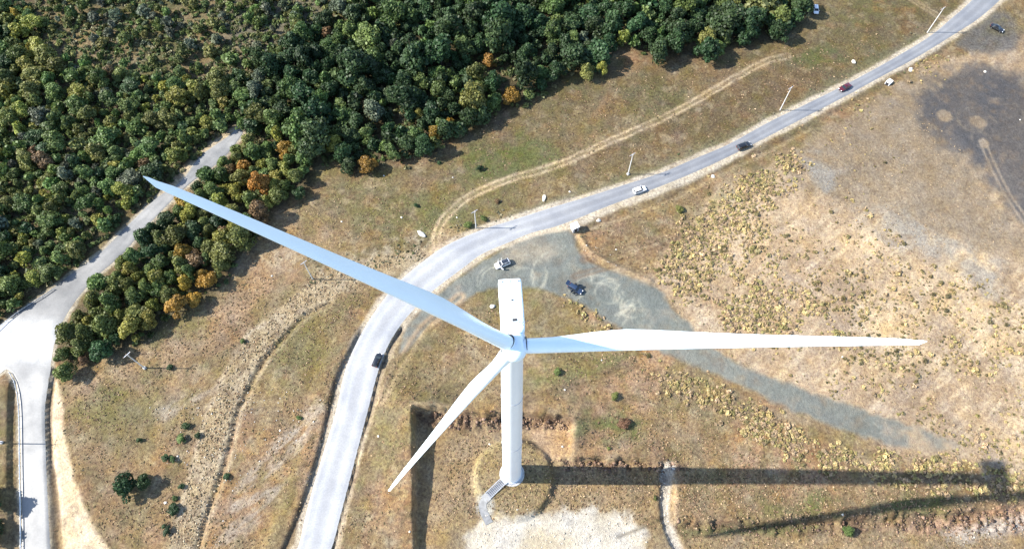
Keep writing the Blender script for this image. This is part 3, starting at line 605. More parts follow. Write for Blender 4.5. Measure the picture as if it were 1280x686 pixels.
for i, p in enumerate(pp):
    t = pp[min(i + 1, len(pp) - 1)] - pp[max(i - 1, 0)]; n_ = np.array((-t[1], t[0])) / np.linalg.norm(t)
    for s in (-.95, -.32, .32, .95): V.append((p[0] + n_[0] * s, p[1] + n_[1] * s, gz(p[0] + n_[0] * s, p[1] + n_[1] * s) + .13))
    if i: F += [[4 * i - 4 + j, 4 * i - 3 + j, 4 * i + 1 + j, 4 * i + j] for j in range(3)]
fp = link('footpath', mesh_np('footpath', V, F, mat_basic('grey_concrete_path', (.175, .178, .18), .85, .2, nscale=1.2, var=.3))); fp['kind'] = 'structure'

# ------------------------------------------------------------------ cars
def car(px, py, hx, hy, L, W, Hh, mat, label, style='hatch', name='car', open_doors=0, tailgate=False, roof=None, group='cars on the main road'):
    g = G(px, py); g2 = G(px + hx, py + hy); ang = math.atan2(g2.y - g.y, g2.x - g.x)
    zr = .07 if float(sd_poly(MAIN_POLY, np.array([[g.x]]), np.array([[g.y]]), 9)[0, 0]) < 0 else gz(g.x, g.y) + .02
    root = tag(empty(name, (g.x, g.y, zr), ang), label, 'car', group)
    a = L / 2; hw = W / 2; bel = .95 if Hh < 1.6 else 1.05
    if style == 'hatch': st = [(-a, .55, .9, .82), (-a + .12, .28, bel, .95), (-a + .35, .24, bel, 1), (-.9, .22, bel, 1), (.35, .22, bel - .02, 1), (.95, .22, bel - .05, 1), (a - .55, .24, bel - .16, .97), (a - .15, .28, bel - .3, .88), (a, .42, .62, .72)]
    else: st = [(-a, .5, .85, .8), (-a + .15, .28, bel - .02, .93), (-a + .8, .24, bel, 1), (-.7, .22, bel, 1), (.4, .22, bel - .02, 1), (.9, .22, bel - .05, 1), (a - .55, .24, bel - .16, .97), (a - .15, .28, bel - .3, .88), (a, .42, .62, .72)]
    rings = []
    for x, z0, z1, k in st:
        w = hw * k; rings.append([(x, -w * .86, z0), (x, -w, z0 + .16), (x, -w, z1 - .18), (x, -w * .93, z1 - .03), (x, -w * .5, z1 + .03), (x, w * .5, z1 + .03), (x, w * .93, z1 - .03), (x, w, z1 - .18), (x, w, z0 + .16), (x, w * .86, z0)])
    b = MB(); b.loft(rings)
    if style == 'hatch': xb0, xr0, xr1, xf1 = -a + .12, -a + .45, .25, 1.0
    else: xb0, xr0, xr1, xf1 = -a + .75, -a + 1.45, .2, .95
    rw, bw = hw * .72, hw * .91; zt = Hh
    # roof and pillars carried by the body
    rf = [[(x, -rw, zt - .10 - e), (x, -rw * .85, zt - .02 - e), (x, 0, zt - e), (x, rw * .85, zt - .02 - e), (x, rw, zt - .10 - e), (x, 0, zt - .12 - e)] for x, e in ((xr0 - .08, .05), (xr0 + .3, 0), (0 - .1, -.01), (xr1 - .1, .01), (xr1 + .05, .06))]
    b.loft(rf)
    for s in (-1, 1):
        for (xa, xz) in ((xb0 + .05, xr0), ((xb0 + xf1) / 2 - .1, (xr0 + xr1) / 2), (xf1 - .03, xr1)): b.tube((xa, s * bw, bel - .05), (xz, s * rw, zt - .08), .045, .045, 6)
    body = b.build('body', mat, root, True, 40)
    if roof is not None:
        b = MB(); b.loft([[(x, -rw * .9, zt - .01), (x, -rw * .8, zt + .03), (x, rw * .8, zt + .03), (x, rw * .9, zt - .01)] for x in (xr0 + .1, xr1 - .1)]); b.build('roof_panel', roof, root, True)
    i_ = .02; z0, z1 = bel - .03, zt - .09
    b = MB(); b.quad((xf1, -bw * .92, z0), (xf1, bw * .92, z0), (xr1, rw * .95, z1), (xr1, -rw * .95, z1)); b.build('windscreen', M_GLASS, root)
    b = MB(); b.quad((xb0, bw * .9, z0), (xb0, -bw * .9, z0), (xr0, -rw * .95, z1), (xr0, rw * .95, z1)); b.build('rear_window', M_GLASS, root)
    for s in (-1, 1): b = MB(); b.quad((xb0 + .02, s * bw, z0), (xf1 - .02, s * bw, z0), (xr1 - .02, s * (rw + .01), z1), (xr0 + .02, s * (rw + .01), z1)); b.build('side_window', M_GLASS, root)
    for sx in (-a + .78, a - .82):
        for s in (-1, 1):
            b = MB(); b.tube((sx, s * (hw - .2), .31), (sx, s * (hw + .01), .31), .31, .31, 18); wh = b.build('wheel', M_TYRE, root)
            b = MB(); b.tube((sx, s * (hw - .05), .31), (sx, s * (hw + .025), .31), .19, .17, 14); b.build('rim', M_RIM, wh)
    for s in (-1, 1):
        b = MB(); b.box((a - .12, s * hw * .62, .68), (.2, .34, .13), None, .03); b.build('headlight', M_HEAD, root)
        b = MB(); b.box((-a + .05, s * hw * .68, .82), (.14, .2, .22), None, .03); b.build('tail_light', M_TAIL, root)
        b = MB(); b.box((xf1 - .15, s * (hw + .1), bel + .03), (.12, .2, .13), None, .03); b.build('wing_mirror', mat, root)
    b = MB(); b.box((a - .03, 0, .42), (.08, W * .55, .14)); b.build('grille', M_DARK, root)
    if open_doors:
        for s in (-1, 1):
            for hx_, ln in ((.95, 1.0), (-.1, .95)):
                if s == 1 and hx_ < 0 and open_doors < 4: continue
                R3 = Matrix.Rotation(s * R(-62), 3, 'Z'); b = MB()
                c = Vector((hx_, s * hw, 0)); b.box(c + R3 @ Vector((-ln / 2, 0, .62)), (ln, .1, .68), R3, .03); d = b.build('door', mat, root)
                b = MB(); b.quad(*[c + R3 @ Vector(p) for p in ((-ln * .9, 0, .95), (-.12, 0, .95), (-.35, -s * .12, Hh - .12), (-ln * .85, -s * .12, Hh - .12))]); b.build('door_window', M_GLASS, d)
    if tailgate:
        b = MB(); R3 = Matrix.Rotation(R(20), 3, 'Y'); b.box((-a - .35, 0, Hh + .12), (.95, W * .8, .07), R3, .02); b.build('tailgate', mat, root)
    return root
car(472, 451, 6, -14, 4.1, 1.78, 1.5, P_BLACK, 'black car driving alone on the pale lower stretch of the main road')
car(799, 239, 17, -6, 4.2, 1.8, 1.62, P_WHITE, 'white car with dark windscreen driving on the main road past a pole', 'hatch', roof=P_WHITE)
car(929, 184, 18, -7, 4.7, 1.86, 1.6, P_BLACK, 'long black car driving on the main road between the white and the red car')
car(1055, 111, -16, 9, 4.4, 1.78, 1.48, P_RED, 'dark red car driving on the upper main road', 'sedan')
car(1245, 37, 15, 8, 4.6, 1.82, 1.5, P_BLACK, 'black car parked on dark gravel beside the far end of the road', 'sedan', group='parked cars')
car(628, 331, -22, 9, 4.6, 1.85, 1.65, P_WHITE, 'white car parked on the grey gravel lay-by with its doors open', 'hatch', open_doors=3, roof=P_CHAR, group='parked cars')
car(719, 362, 18, 11, 4.4, 1.82, 1.55, P_NAVY, 'dark blue car parked on the swirled gravel with its doors open', 'hatch', open_doors=4, tailgate=True, group='parked cars')
car(1019, 14, 1, 8, 3.9, 1.78, 1.5, P_WHITE, 'small white car standing at the dark tip of the wood', 'hatch', group='parked cars')

# ------------------------------------------------------------------ poles
def pole(px, py, hgt, ang, label, base=True):
    g = G(px, py); root = tag(empty('utility_pole', g, ang), label, 'pole', 'utility poles')
    b = MB(); b.tube((0, 0, -.6), (0, 0, hgt), .17, .11, 12); b.build('shaft', M_POLE, root, True)
    b = MB(); b.box((0, .14, hgt - .35), (2.3, .12, .14)); b.tube((-.6, .14, hgt - .4), (0, 0, hgt - 1.3), .03); b.tube((.6, .14, hgt - .4), (0, 0, hgt - 1.3), .03); b.build('crossarm', M_GALV, root)
    for x in (-1.05, 0, 1.05): b = MB(); b.lathe([(.05, 0), (.09, .06), (.05, .12), (.09, .18), (.05, .3)], 10, Matrix.Translation((x, .14, hgt - .28 + (.35 if x == 0 else 0)))); b.build('insulator', M_CERAM, root, True)
    if base: b = MB(); b.box((0, 0, .05), (.8, .8, .8), None, .06); b.build('footing', M_CONC, root)
    return root
pole(181, 460, 10.5, .9, 'pole with a white footing in front of the autumn tree belt'); pole(391, 349, 10.5, .7, 'pole standing on the stony terrace under the bluish blade', False)
pole(595, 285, 9.5, .6, 'pole on the verge beside the mouth of the dirt track', False); pole(785, 218, 10.5, .6, 'pole with a white footing opposite the white car on the road')
pole(975, 138, 11, .6, 'leaning looking pale pole on the upper verge between red and black car', False); pole(1159, 41, 11, .6, 'pale pole nearest the top end of the main road', False)
pole(2, 553, 10, 1.5, 'pole on the left picture edge casting its shadow over the side road')

# ------------------------------------------------------------------ guardrails
def guardrail(pts, label):
    P = [G(*p) for p in pts]; P = [Vector(p) for p in resample(catmull([tuple(p) for p in P], 8), max(6, int(sum((a - c).length for a, c in zip(P, P[1:])) / 3)))]
    root = tag(empty('guardrail', P[0]), label, 'guardrail', 'guardrails of the side road'); o = P[0]; rings = []
    for i, p in enumerate(P):
        t = (P[min(i + 1, len(P) - 1)] - P[max(0, i - 1)]); t.z = 0; t.normalize(); n_ = Vector((-t.y, t.x, 0)); z = p.z - o.z
        rings.append([Vector((p.x - o.x, p.y - o.y, z)) + n_ * a + Vector((0, 0, h)) for a, h in ((.0, .45), (.07, .52), (.02, .6), (.07, .68), (.0, .76), (-.03, .76), (-.03, .45))])
        b = MB(); b.box((p.x - o.x - n_.x * .1, p.y - o.y - n_.y * .1, z + .3), (.12, .12, .95)); b.build('post', M_GALV, root)
    b = MB(); b.loft(rings); b.build('rail', M_GALV, root)
guardrail([(-4, 415), (14, 398), (34, 384), (52, 373), (68, 362)], 'short metal guardrail along the outer edge of the side road junction')
guardrail([(13, 466), (20, 480), (24, 500), (25.5, 530), (26, 580), (27, 640), (27.5, 700)], 'long metal guardrail beside the pale lower side road')

# ------------------------------------------------------------------ kiosk, boxes, blocks, boulders
g = G(718, 287); kk = tag(empty('kiosk', g, .45), 'small white flat roofed hut at the corner of the gravel lay-by', 'hut')
b = MB(); b.box((0, 0, 1.1), (1.9, 1.7, 2.4), None, .02); b.build('wall', mat_basic('hut_grey', (.33, .33, .34), .7, .3), kk)
b = MB(); b.box((0, 0, 2.37), (2.25, 2.05, .14), None, .03); b.build('roof', mat_basic('hut_roof', (.78, .78, .76), .6, .3), kk)
b = MB(); b.box((0, -.86, 1.0), (.8, .05, 1.95)); d = b.build('door', M_DARK, kk); b = MB(); b.box((.3, -.9, 1.0), (.05, .05, .15)); b.build('handle', M_GALV, d)
g = G(1110, 105); kk = tag(empty('utility_cabinet', g, .7), 'white cabinet with a dark door lying below the upper road', 'cabinet')
b = MB(); b.box((0, 0, .65), (1.9, 1.5, 1.5), None, .05); b.build('body', mat_basic('cabinet_white', (.75, .75, .74), .5, .4), kk); b = MB(); b.box((-.96, 0, .6), (.04, 1.1, 1.2)); b.build('door', M_DARK, kk)
def boulder(px, py, r, label, group, sq=(1, .8, .6), mat=M_ROCK, name='boulder', s=0):
    g = G(px, py); b = MB(); b.rock((0, 0, r * .2), r, int(px * 7 + py + s), sq); o = b.build(name, mat, None, True, 25); o.location = g; o.rotation_euler = (0, 0, px); return tag(o, label, name.replace('_', ' '), group)
boulder(527, 293, 1.3, 'long white boulder beside the mouth of the dirt track', 'white boulders', (1.3, .6, .45)); boulder(748, 276, .75, 'white boulder on the rough field right of the flat roofed hut', 'white boulders')
boulder(891, 221, .85, 'white boulder on the lower verge near the long black car', 'white boulders'); boulder(1138, 88, 1.0, 'white boulder below the road right of the white cabinet', 'white boulders')
boulder(680, 248, 1.0, 'flat pale boulder in the meadow above the main road bend', 'white boulders', (1.4, .6, .3)); boulder(616, 383, .9, 'pale block on the grass left of the turbine nacelle', 'white boulders')
boulder(1067, 78, .9, 'pale boulder beside the green patch at the upper verge', 'white boulders'); boulder(1231, 90, .55, 'white boulder on the dark burnt gravel', 'white boulders')
boulder(207, 628, .5, 'small white boulder among the bushes by the terrace', 'white boulders'); boulder(1053, 643, .5, 'small white boulder in the turbine shadow', 'white boulders', (.6, .6, 1.1))
for i, (px, py) in enumerate([(566,222),(427,277),(502,272),(480,220),(706,433),(752,450),(706,487),(473,545),(350,538),(612,555),(1053,446),(770,312),(712,240),(571,272),(340,345),(1275,150),(222,570),(703,558),(512,664)]):
    boulder(px, py, .28 + .12 * ((i * 37) % 5) / 5, 'small white stone lying loose in the dry grass', 'loose white stones', name='stone')

# ------------------------------------------------------------------ trees
def crown_arrays(seed, rad, hgt, base, nl, leaf, lob=9, sparse=0.0):
    """leaf faces spread over an uneven cluster of clumps: vertices, quads and per-vertex grey tint"""
    r = np.random.default_rng(seed); lobes = []
    for i in range(lob):
        a = r.uniform(0, 2 * math.pi); q = math.sqrt(r.uniform(0, 1)) * .74; z = r.uniform(.12, .86)
        k = r.uniform(.24, .48) * (1.08 - .45 * abs(z - .4)) * (1 - .25 * q)
        lobes.append((q * math.cos(a) * (1 - .45 * z), q * math.sin(a) * (1 - .45 * z), z, k, r.uniform(.72, 1.25)))
    lobes.append((r.uniform(-.1, .1), r.uniform(-.1, .1), .55, .5, 1.0)); lobes.append((r.uniform(-.15, .15), r.uniform(-.15, .15), .86, .3, 1.12))
    wts = np.array([l[3] ** 2 for l in lobes]); n = r.choice(len(lobes), nl, p=wts / wts.sum()); Lb = np.array(lobes)[n]
    d = r.normal(size=(nl, 3)); d[:, 2] = np.abs(d[:, 2]) * 1.0 - .35 * r.uniform(0, 1, nl); d /= np.linalg.norm(d, axis=1)[:, None]
    sh = r.uniform(.72, 1.08, nl) ** 1.0
    P = np.stack([(Lb[:, 0] + d[:, 0] * Lb[:, 3] * sh) * rad, (Lb[:, 1] + d[:, 1] * Lb[:, 3] * sh) * rad, base + (Lb[:, 2] * .82 + d[:, 2] * Lb[:, 3] * .55 * sh) * (hgt - base)], 1)
    nrm = d + r.normal(size=(nl, 3)) * .55; nrm /= np.linalg.norm(nrm, axis=1)[:, None]
    t = np.cross(nrm, r.normal(size=(nl, 3))); t /= np.linalg.norm(t, axis=1)[:, None]; u = np.cross(nrm, t)
    s = leaf * r.uniform(.6, 1.35, nl)[:, None]
    V = np.stack([P - t * s * .5 - u * s * .15, P + u * s * .55 + nrm * s * .08, P + t * s * .5 + u * s * .1, P - u * s * .5 - nrm * s * .05], 1).reshape(-1, 3)
    V[:, 2] = np.maximum(V[:, 2], .05)
    F = np.arange(nl * 4).reshape(-1, 4); c = np.repeat(Lb[:, 4] * r.uniform(.7, 1.3, nl), 4)
    return V, F, c
def trunk_mb(seed, rad, hgt):
    r = random.Random(seed); b = MB(); tr = .045 * hgt * .6
    b.tube((0, 0, -.4), (r.uniform(-.1, .1), r.uniform(-.1, .1), hgt * .42), tr, tr * .65, 8)
    for i in range(5):
        a = i * 1.26 + r.uniform(-.3, .3); z0 = hgt * r.uniform(.25, .42); b.tube((0, 0, z0), (math.cos(a) * rad * .6, math.sin(a) * rad * .6, hgt * r.uniform(.55, .8)), tr * .5, tr * .12, 6)
    b.tube((0, 0, hgt * .4), (r.uniform(-.3, .3), r.uniform(-.3, .3), hgt * .85), tr * .6, tr * .15, 6)
    return b
NV = 9; CROWN_A = [crown_arrays(100 + i, 1.0, 1.9 if i % 3 else 2.25, .22, 2400, .125, 13 + i % 6) for i in range(NV)]
LOW_A = [crown_arrays(200 + i, 1.0, 1.9 if i % 3 else 2.25, .16, 560, .23, 12 + i % 5) for i in range(6)]
KIND = {'dark green': (.034, .062, .022), 'mid green': (.095, .138, .038), 'olive': (.125, .138, .038), 'yellow green': (.20, .20, .040), 'golden': (.28, .185, .033), 'orange': (.27, .145, .03), 'grey green': (.095, .115, .070), 'rusty': (.16, .10, .05)}
LEAF = {k: mat_leaf('leaves_' + k.replace(' ', '_'), c, .018 if k in ('orange', 'golden') else .025, .3) for k, c in KIND.items()}
CROWN_ME = [mesh_np('crown', v, f, LEAF['dark green'], np.repeat(c[:, None], 3, 1)) for v, f, c in CROWN_A]
TRUNK_ME = []
for i in range(3):
    o = trunk_mb(i, 1.0, 1.9).build('trunk', M_BARK); TRUNK_ME.append(o.data); bpy.data.objects.remove(o)
def tree(x, y, rad, hk, kind, label, group, name='broadleaf_tree', cat='tree', trunk=True, var=None):
    z = gz(x, y); var = int(rng.integers(NV)) if var is None else var
    root = tag(empty(name, (x, y, z - .05), rng.uniform(0, 6.28)), label, cat, group); root.scale = (rad * rng.uniform(.8, 1.18), rad * rng.uniform(.8, 1.18), rad * hk)
    c = link('crown' if trunk else 'foliage', CROWN_ME[var], root); c.material_slots[0].link = 'OBJECT'; c.material_slots[0].material = LEAF[kind]
    if trunk: link('trunk', TRUNK_ME[var % 3], root)
    return root
def dart(P, spacing, n, inset=.8):
    """random points inside a polygon kept apart by spacing(x, y)"""
    lo, hi = P.min(0), P.max(0); pts = []; cell = {}
    q = rng.uniform(lo, hi, (n, 2)); s = sd_poly(P, q[:, 0], q[:, 1], 5); q = q[s < -inset]
    for x, y in q:
        sp = spacing(x, y)
        if sp is None: continue
        cx, cy = int(x // 4), int(y // 4); ok = True
        for i in range(cx - 2, cx + 3):
            for j in range(cy - 2, cy + 3):
                for (a, b_, s_) in cell.get((i, j), ()):
                    if (a - x) ** 2 + (b_ - y) ** 2 < (.5 * (sp + s_)) ** 2: ok = False; break
                if not ok: break
            if not ok: break
        if ok: cell.setdefault((cx, cy), []).append((x, y, sp)); pts.append((x, y, sp))
    return pts
clearW = UP(CLEARING); scr = lambda x, y: float(sd_poly(clearW, np.array([[x]]), np.array([[y]]), 30)[0, 0])
def topix(x, y, z=0.0):
    v = np.array([x, y, z]) - CAM; d = v @ _fw; return 640 + FPX * v[0] / d, 343 - FPX * (v @ _up) / d, d
top_w, belt_w, left_w = UP(WOOD_TOP), UP(BELT), UP(WOOD_LEFT)
cand = []                      # x, y, radius, height factor, kind, wood
def pick(w): k = list(w); p = np.array([w[i] for i in k], float); return k[int(rng.choice(len(k), p=p / p.sum()))]
for x, y, sp in dart(belt_w, lambda x, y: rng.uniform(2.6, 4.9), 16000, 1.9):
    px, py, d = topix(x, y); o = math.exp(-((px - 235) / 45) ** 2 - ((py - 345) / 45) ** 2); u = float(smooth(330, 250, np.array(py)))
    cand.append((x, y, sp * .95, rng.uniform(.85, 1.15), pick({'mid green': .30, 'olive': .34, 'dark green': .16 - .04 * u, 'yellow green': .17 + .05 * u, 'golden': .03 + .05 * u + .12 * o, 'orange': .015 + .25 * o + .02 * u, 'rusty': .02 + .04 * o}), 'belt'))
for x, y, sp in dart(top_w, lambda x, y: 2.6 + 4.6 * rng.uniform() ** 1.3 if scr(x, y) > 0 else None, 26000):
    px, py, d = topix(x, y); e = float(smooth(470, 380, np.array(px)) * smooth(120, 190, np.array(py)))
    cand.append((x, y, sp * .98, rng.uniform(.75, 1.2), pick({'dark green': .64 - .4 * e, 'mid green': .22, 'olive': .05 + .2 * e, 'grey green': .03, 'yellow green': .02 + .22 * e, 'golden': .010 + .04 * e, 'rusty': .008}), 'top'))
for x, y, sp in dart(left_w, lambda x, y: (1.8 + 3.4 * rng.uniform() ** 1.3) if scr(x, y) > 0 and float(vnoise(np.array([x / 11]), np.array([y / 11]), 8)[0]) > .10 + .30 * float(smooth(22, 0, np.array(scr(x, y)))) else None, 30000, 1.7):
    cand.append((x, y, sp * .95, rng.uniform(.65, 1.05), pick({'mid green': .54, 'dark green': .06, 'olive': .25, 'grey green': .05, 'yellow green': .13, 'golden': .008, 'rusty': .02}), 'left'))
for x, y, sp in dart(clearW, lambda x, y: 1.1 + 3.4 * rng.uniform() ** 1.5 + 2.6 * float(vnoise(np.array([x / 14]), np.array([y / 14]), 5)[0]), 6000):
    if rng.uniform() < .92: cand.append((x, y, .6 + 2.6 * rng.uniform() ** 1.6, rng.uniform(.75, 1.0), pick({'olive': .3, 'mid green': .4, 'grey green': .3}), 'scrub'))
# single trees that stand out, placed by hand (pixel, radius in metres)
for px, py, rad, hk, kind, lab in ((640,128,3.3,.85,'orange','orange autumn tree at the edge of the dark wood above the meadow'), (461,212,2.9,.95,'golden','golden leaved tree at the lower corner of the dark wood'),
        (612,84,2.3,1.1,'orange','orange topped tree inside the dark wood'), (733,98,3.1,.95,'olive','olive round tree bulging into the meadow'), (752,93,2.2,1.2,'yellow green','yellow tipped tree beside the olive round tree'),
        (820,76,4.3,.95,'dark green','large round dark tree at the meadow edge, left of its twin'), (880,73,4.5,.95,'dark green','large round dark tree at the meadow edge, right of its twin'), (968,50,4.2,1.0,'dark green','dark tree at the right tip of the wood'),
        (545,172,2.4,1.1,'golden','yellow tree standing on the lower edge of the dark wood'), (525,150,2.2,1.2,'yellow green','yellow green tree just inside the lower wood edge'), (438,214,2.9,1.0,'dark green','dark green tree at the lowest corner of the wood, left of the golden one'),
        (226,388,3.3,.9,'orange','bright orange tree on the sunny side of the autumn belt'), (246,378,2.5,.95,'orange','smaller orange tree right of the brightest one in the belt'), (88,470,3.0,.95,'olive','olive tree at the bottom tip of the autumn belt by the side road'),
        (107,452,1.6,.9,'rusty','small rusty bush tree at the bottom tip of the autumn belt'), (135,442,3.6,.9,'dark green','broad dark tree at the lower end of the belt behind the pole'), (376,246,2.2,.95,'dark green','small dark tree at the right edge of the belt beside the meadow')):
    x, y = U(px, py); cand = [c for c in cand if math.hypot(c[0] - x, c[1] - y) > (c[2] + rad) * .55]
    tree(x, y, rad * 1.15, hk, kind, lab, None)
NH = 17
def size_in(c):
    px, py, d = topix(c[0], c[1], c[2] * 1.2); vis = -6 < px < 1286 and -6 < py < 692
    return (c[2] / d * (1.25 if c[5] == 'belt' else 1.0)) if vis and c[5] != 'scrub' else -1
order = sorted(range(len(cand)), key=lambda i: -size_in(cand[i])); single = set(order[:300 - NH])
LAB = {'belt': ('%s tree in the autumn belt between side road and meadow', 'autumn belt trees, %s'), 'top': ('%s tree in the dense dark wood at the top', 'trees of the upper wood, %s'), 'left': ('%s tree in the bushy wood left of the side road', 'trees of the left wood, %s')}
rest = []
for i, c in enumerate(cand):
    if i in single: l, g_ = LAB[c[5]]; tree(c[0], c[1], c[2], c[3], c[4], l % c[4], g_ % c[4])
    else: rest.append(c)
def merged(name, items, arrs, label):
    Vs, Fs, Cs = [], [], []; n = 0
    for x, y, rad, hk, kind, w_ in items:
        V, F, c = arrs[int(rng.integers(len(arrs)))]; a = rng.uniform(0, 6.28); ca, sa = math.cos(a), math.sin(a)
        ex, ey = rng.uniform(.78, 1.2, 2); W = np.stack([(V[:, 0] * ex * ca - V[:, 1] * ey * sa) * rad + x, (V[:, 0] * ex * sa + V[:, 1] * ey * ca) * rad + y, V[:, 2] * rad * hk + gz(x, y) - .05], 1)
        k = np.array(KIND[kind]) * rng.uniform(.72, 1.3) * (1 + rng.uniform(-.1, .1, 3)); Vs.append(W); Fs.append(F + n); Cs.append(c[:, None] * k); n += len(V)
    o = link(name, mesh_np(name, np.vstack(Vs), np.vstack(Fs), LEAF_STUFF, np.vstack(Cs))); o['kind'] = 'stuff'; o['label'] = label; return o
LEAF_STUFF = mat_leaf('leaves_wood', (1, 1, 1), 0, 0)
merged('woodland', [c for c in rest if c[5] != 'scrub'], LOW_A, 'dense mixed wood of small trees'); merged('scrub', [c for c in rest if c[5] == 'scrub'], LOW_A, 'scattered scrub on the dry clearing at the top left')

# ------------------------------------------------------------------ bushes one can point at
for px, py, r, lab in ((162,612,2.9,'large dark round bush tree on the dry grass, left of its companion'), (183,604,2.1,'smaller dark bush tree casting a wide shadow on the dry grass'),
        (-6,628,3.2,'dark tree on the left picture edge shading the side road'), (-8,668,2.8,'lower dark tree on the left picture edge shading the side road')):
    x, y = U(px, py); tree(x, y, r * 1.3, .95, 'dark green', lab, None, 'round_tree', 'tree')
BU = [(233,533,1.05,'dark green','round green bush highest in the row beside the stony terrace'), (228,549,1.1,'mid green','green bush below the highest one in the row by the terrace'), (248,545,1.0,'dark green','dark bush on the pale rim of the stony terrace'), (175,550,.8,'dark green','lone small dark bush above the large bush trees'),
      (208,573,1.05,'dark green','left one of two touching bushes beside the large bush trees'), (217,575,.85,'mid green','right one of two touching bushes beside the large bush trees'), (228,608,.8,'dark green','dark bush on the terrace edge right of the big shadow'), (219,622,.7,'mid green','small bush between two others along the lower terrace edge'),
      (218,637,1.4,'dark green','widest bush of the lower row at the terrace edge'), (206,658,.7,'dark green','small dark bush left of the lowest bush at the terrace'), (210,664,1.0,'dark green','lowest dark bush at the terrace edge'), (284,596,.8,'dark green','lone dark bush in the ditch right of the terrace'),
      (374,523,.7,'mid green','small green bush on the rough field left of the main road'), (600,212,1.1,'dark green','dark bush in the green meadow patch right of centre'), (520,258,.8,'dark green','dark small bush in the middle of the meadow'), (549,204,.7,'dark green','small dark bush near the wood edge'), (585,283,1.2,'mid green','green bush at the foot of the pole by the dirt track'),
      (604,275,1.0,'mid green','green bush right of the pole by the dirt track'), (622,252,.8,'rusty','brownish bush above the road bend'), (697,465,1.1,'mid green','green bush on the field just right of the tower'), (768,496,1.15,'olive','olive bush on the field under the white blade'), (779,530,1.5,'rusty','dark brown bush on the green patch'), (760,562,.6,'olive','tiny bush at the rim of the rocky bank'),
      (213,460,.9,'dark green','small dark bush at the end of the pole shadow'), (1060,662,1.5,'mid green','green bush on the rocky bank at the lower right'), (848,262,1.2,'olive','olive bush at the foot of the sandy hill'), (304,427,.8,'mid green','green bush on the pale rim of the upper terrace'), (820,621,.6,'olive','little bush beside the pale gully')]
for px, py, r, k, lab in BU:
    x, y = U(px, py); tree(x, y, r * 1.3, .62, k, lab, 'bushes on the open ground', 'bush', 'bush', False)

# ------------------------------------------------------------------ tussocks, rubble and weeds (nobody could count them)
NOGROW = np.clip(lay + wg + .8 * sandy + gully + .7 * burn, 0, 1)
def scatter(px_poly, n, dens=None, z=0, avoid=True, ragged=3.0):
    P = UP(px_poly, z); lo, hi = P.min(0) - ragged, P.max(0) + ragged; q = rng.uniform(lo, hi, (n, 2))
    q = q[sd_poly(P, q[:, 0], q[:, 1], 9) + ragged * 1.6 * fbm(q[:, 0], q[:, 1], 5, 3, 111) + rng.normal(0, ragged * .35, len(q)) < 0]
    if dens is not None: q = q[rng.uniform(0, 1, len(q)) < dens(q[:, 0], q[:, 1])]
    i = np.clip(((q[:, 0] - XS[0]) / .45).astype(int), 0, len(XS) - 1); j = np.clip(((q[:, 1] - YS[0]) / .45).astype(int), 0, len(YS) - 1)
    keep = (sdr[j, i] > .8) & ((rng.uniform(0, 1, len(q)) > NOGROW[j, i]) | (not avoid)); q = q[keep]; return np.c_[q, H[j[keep], i[keep]]]
TUFT = [crown_arrays(300 + i, 1.0, .95, .0, 26, .75, 4) for i in range(6)]
TINY = [crown_arrays(330 + i, 1.0, .8, .0, 9, .9, 3) for i in range(6)]
def tufts(name, pts, sizes, cols, label, cvar=.3, src=None):
    src = src or TUFT
    Vs, Fs, Cs = [], [], []; n = 0
    for (x, y, z), s in zip(pts, sizes):
        V, F, c = src[int(rng.integers(6))]; a = rng.uniform(0, 6.28); ca, sa = math.cos(a), math.sin(a)
        Vs.append(np.stack([(V[:, 0] * ca - V[:, 1] * sa) * s + x, (V[:, 0] * sa + V[:, 1] * ca) * s + y, V[:, 2] * s * .75 + z - .04], 1)); Fs.append(F + n); n += len(V)
        k = cols[int(rng.integers(len(cols)))]; Cs.append(c[:, None] * np.array(k) * rng.uniform(1 - cvar, 1 + cvar))
    o = link(name, mesh_np(name, np.vstack(Vs), np.vstack(Fs), LEAF_STUFF, np.vstack(Cs))); o['kind'] = 'stuff'; o['label'] = label; return o
cl_n = lambda sc, lo, hi, sd: (lambda x, y: smooth(lo, hi, fbm(x, y, sc, 3, sd)))
T1 = [scatter([(800,345),(850,300),(890,255),(930,222),(985,195),(1005,200),(985,240),(960,280),(990,330),(1040,380),(1060,425),(900,415),(860,395),(830,365)], 11500, cl_n(9, -.35, .35, 81)),
      scatter([(880,215),(1000,160),(1150,80),(1190,60),(1180,90),(1120,150),(1010,190),(920,230),(890,240)], 2600, cl_n(7, -.2, .4, 82)),
      scatter([(1060,240),(1090,260),(1120,300),(1160,340),(1130,345),(1090,310),(1070,280)], 300, cl_n(5, -.1, .3, 83)),
      scatter([(790,444),(850,452),(930,500),(1010,545),(1120,570),(1210,575),(1250,590),(1290,610),(1290,625),(1180,612),(1060,592),(960,562),(880,510),(820,470)], 15000, cl_n(7, -.5, .15, 84)),
      scatter([(715,375),(745,392),(775,412),(745,415),(722,395)], 260)]
T1.append(scatter([(1060,300),(1290,380),(1300,620),(1200,560),(1060,480)], 2600, cl_n(5, -.1, .4, 121))); T1 = np.vstack(T1); tufts('dry_tussocks', T1, np.clip(rng.lognormal(-.80, .38, len(T1)), .18, 1.1), [(.41, .32, .145), (.45, .35, .165), (.30, .26, .105), (.40, .29, .175), (.22, .185, .085), (.32, .235, .14)], 'straw coloured grass tussocks covering the sandy slopes', .25)
T2 = np.vstack([scatter([(1060,330),(1290,370),(1300,620),(1150,545),(1030,500)], 3800, cl_n(7, -.3, .4, 100)), scatter([(850,330),(1000,240),(1280,370),(1290,610),(1150,545),(1000,500),(870,430)], 3000, cl_n(11, -.1, .5, 85)), scatter([(1000,190),(1120,130),(1150,200),(1060,240)], 90)])
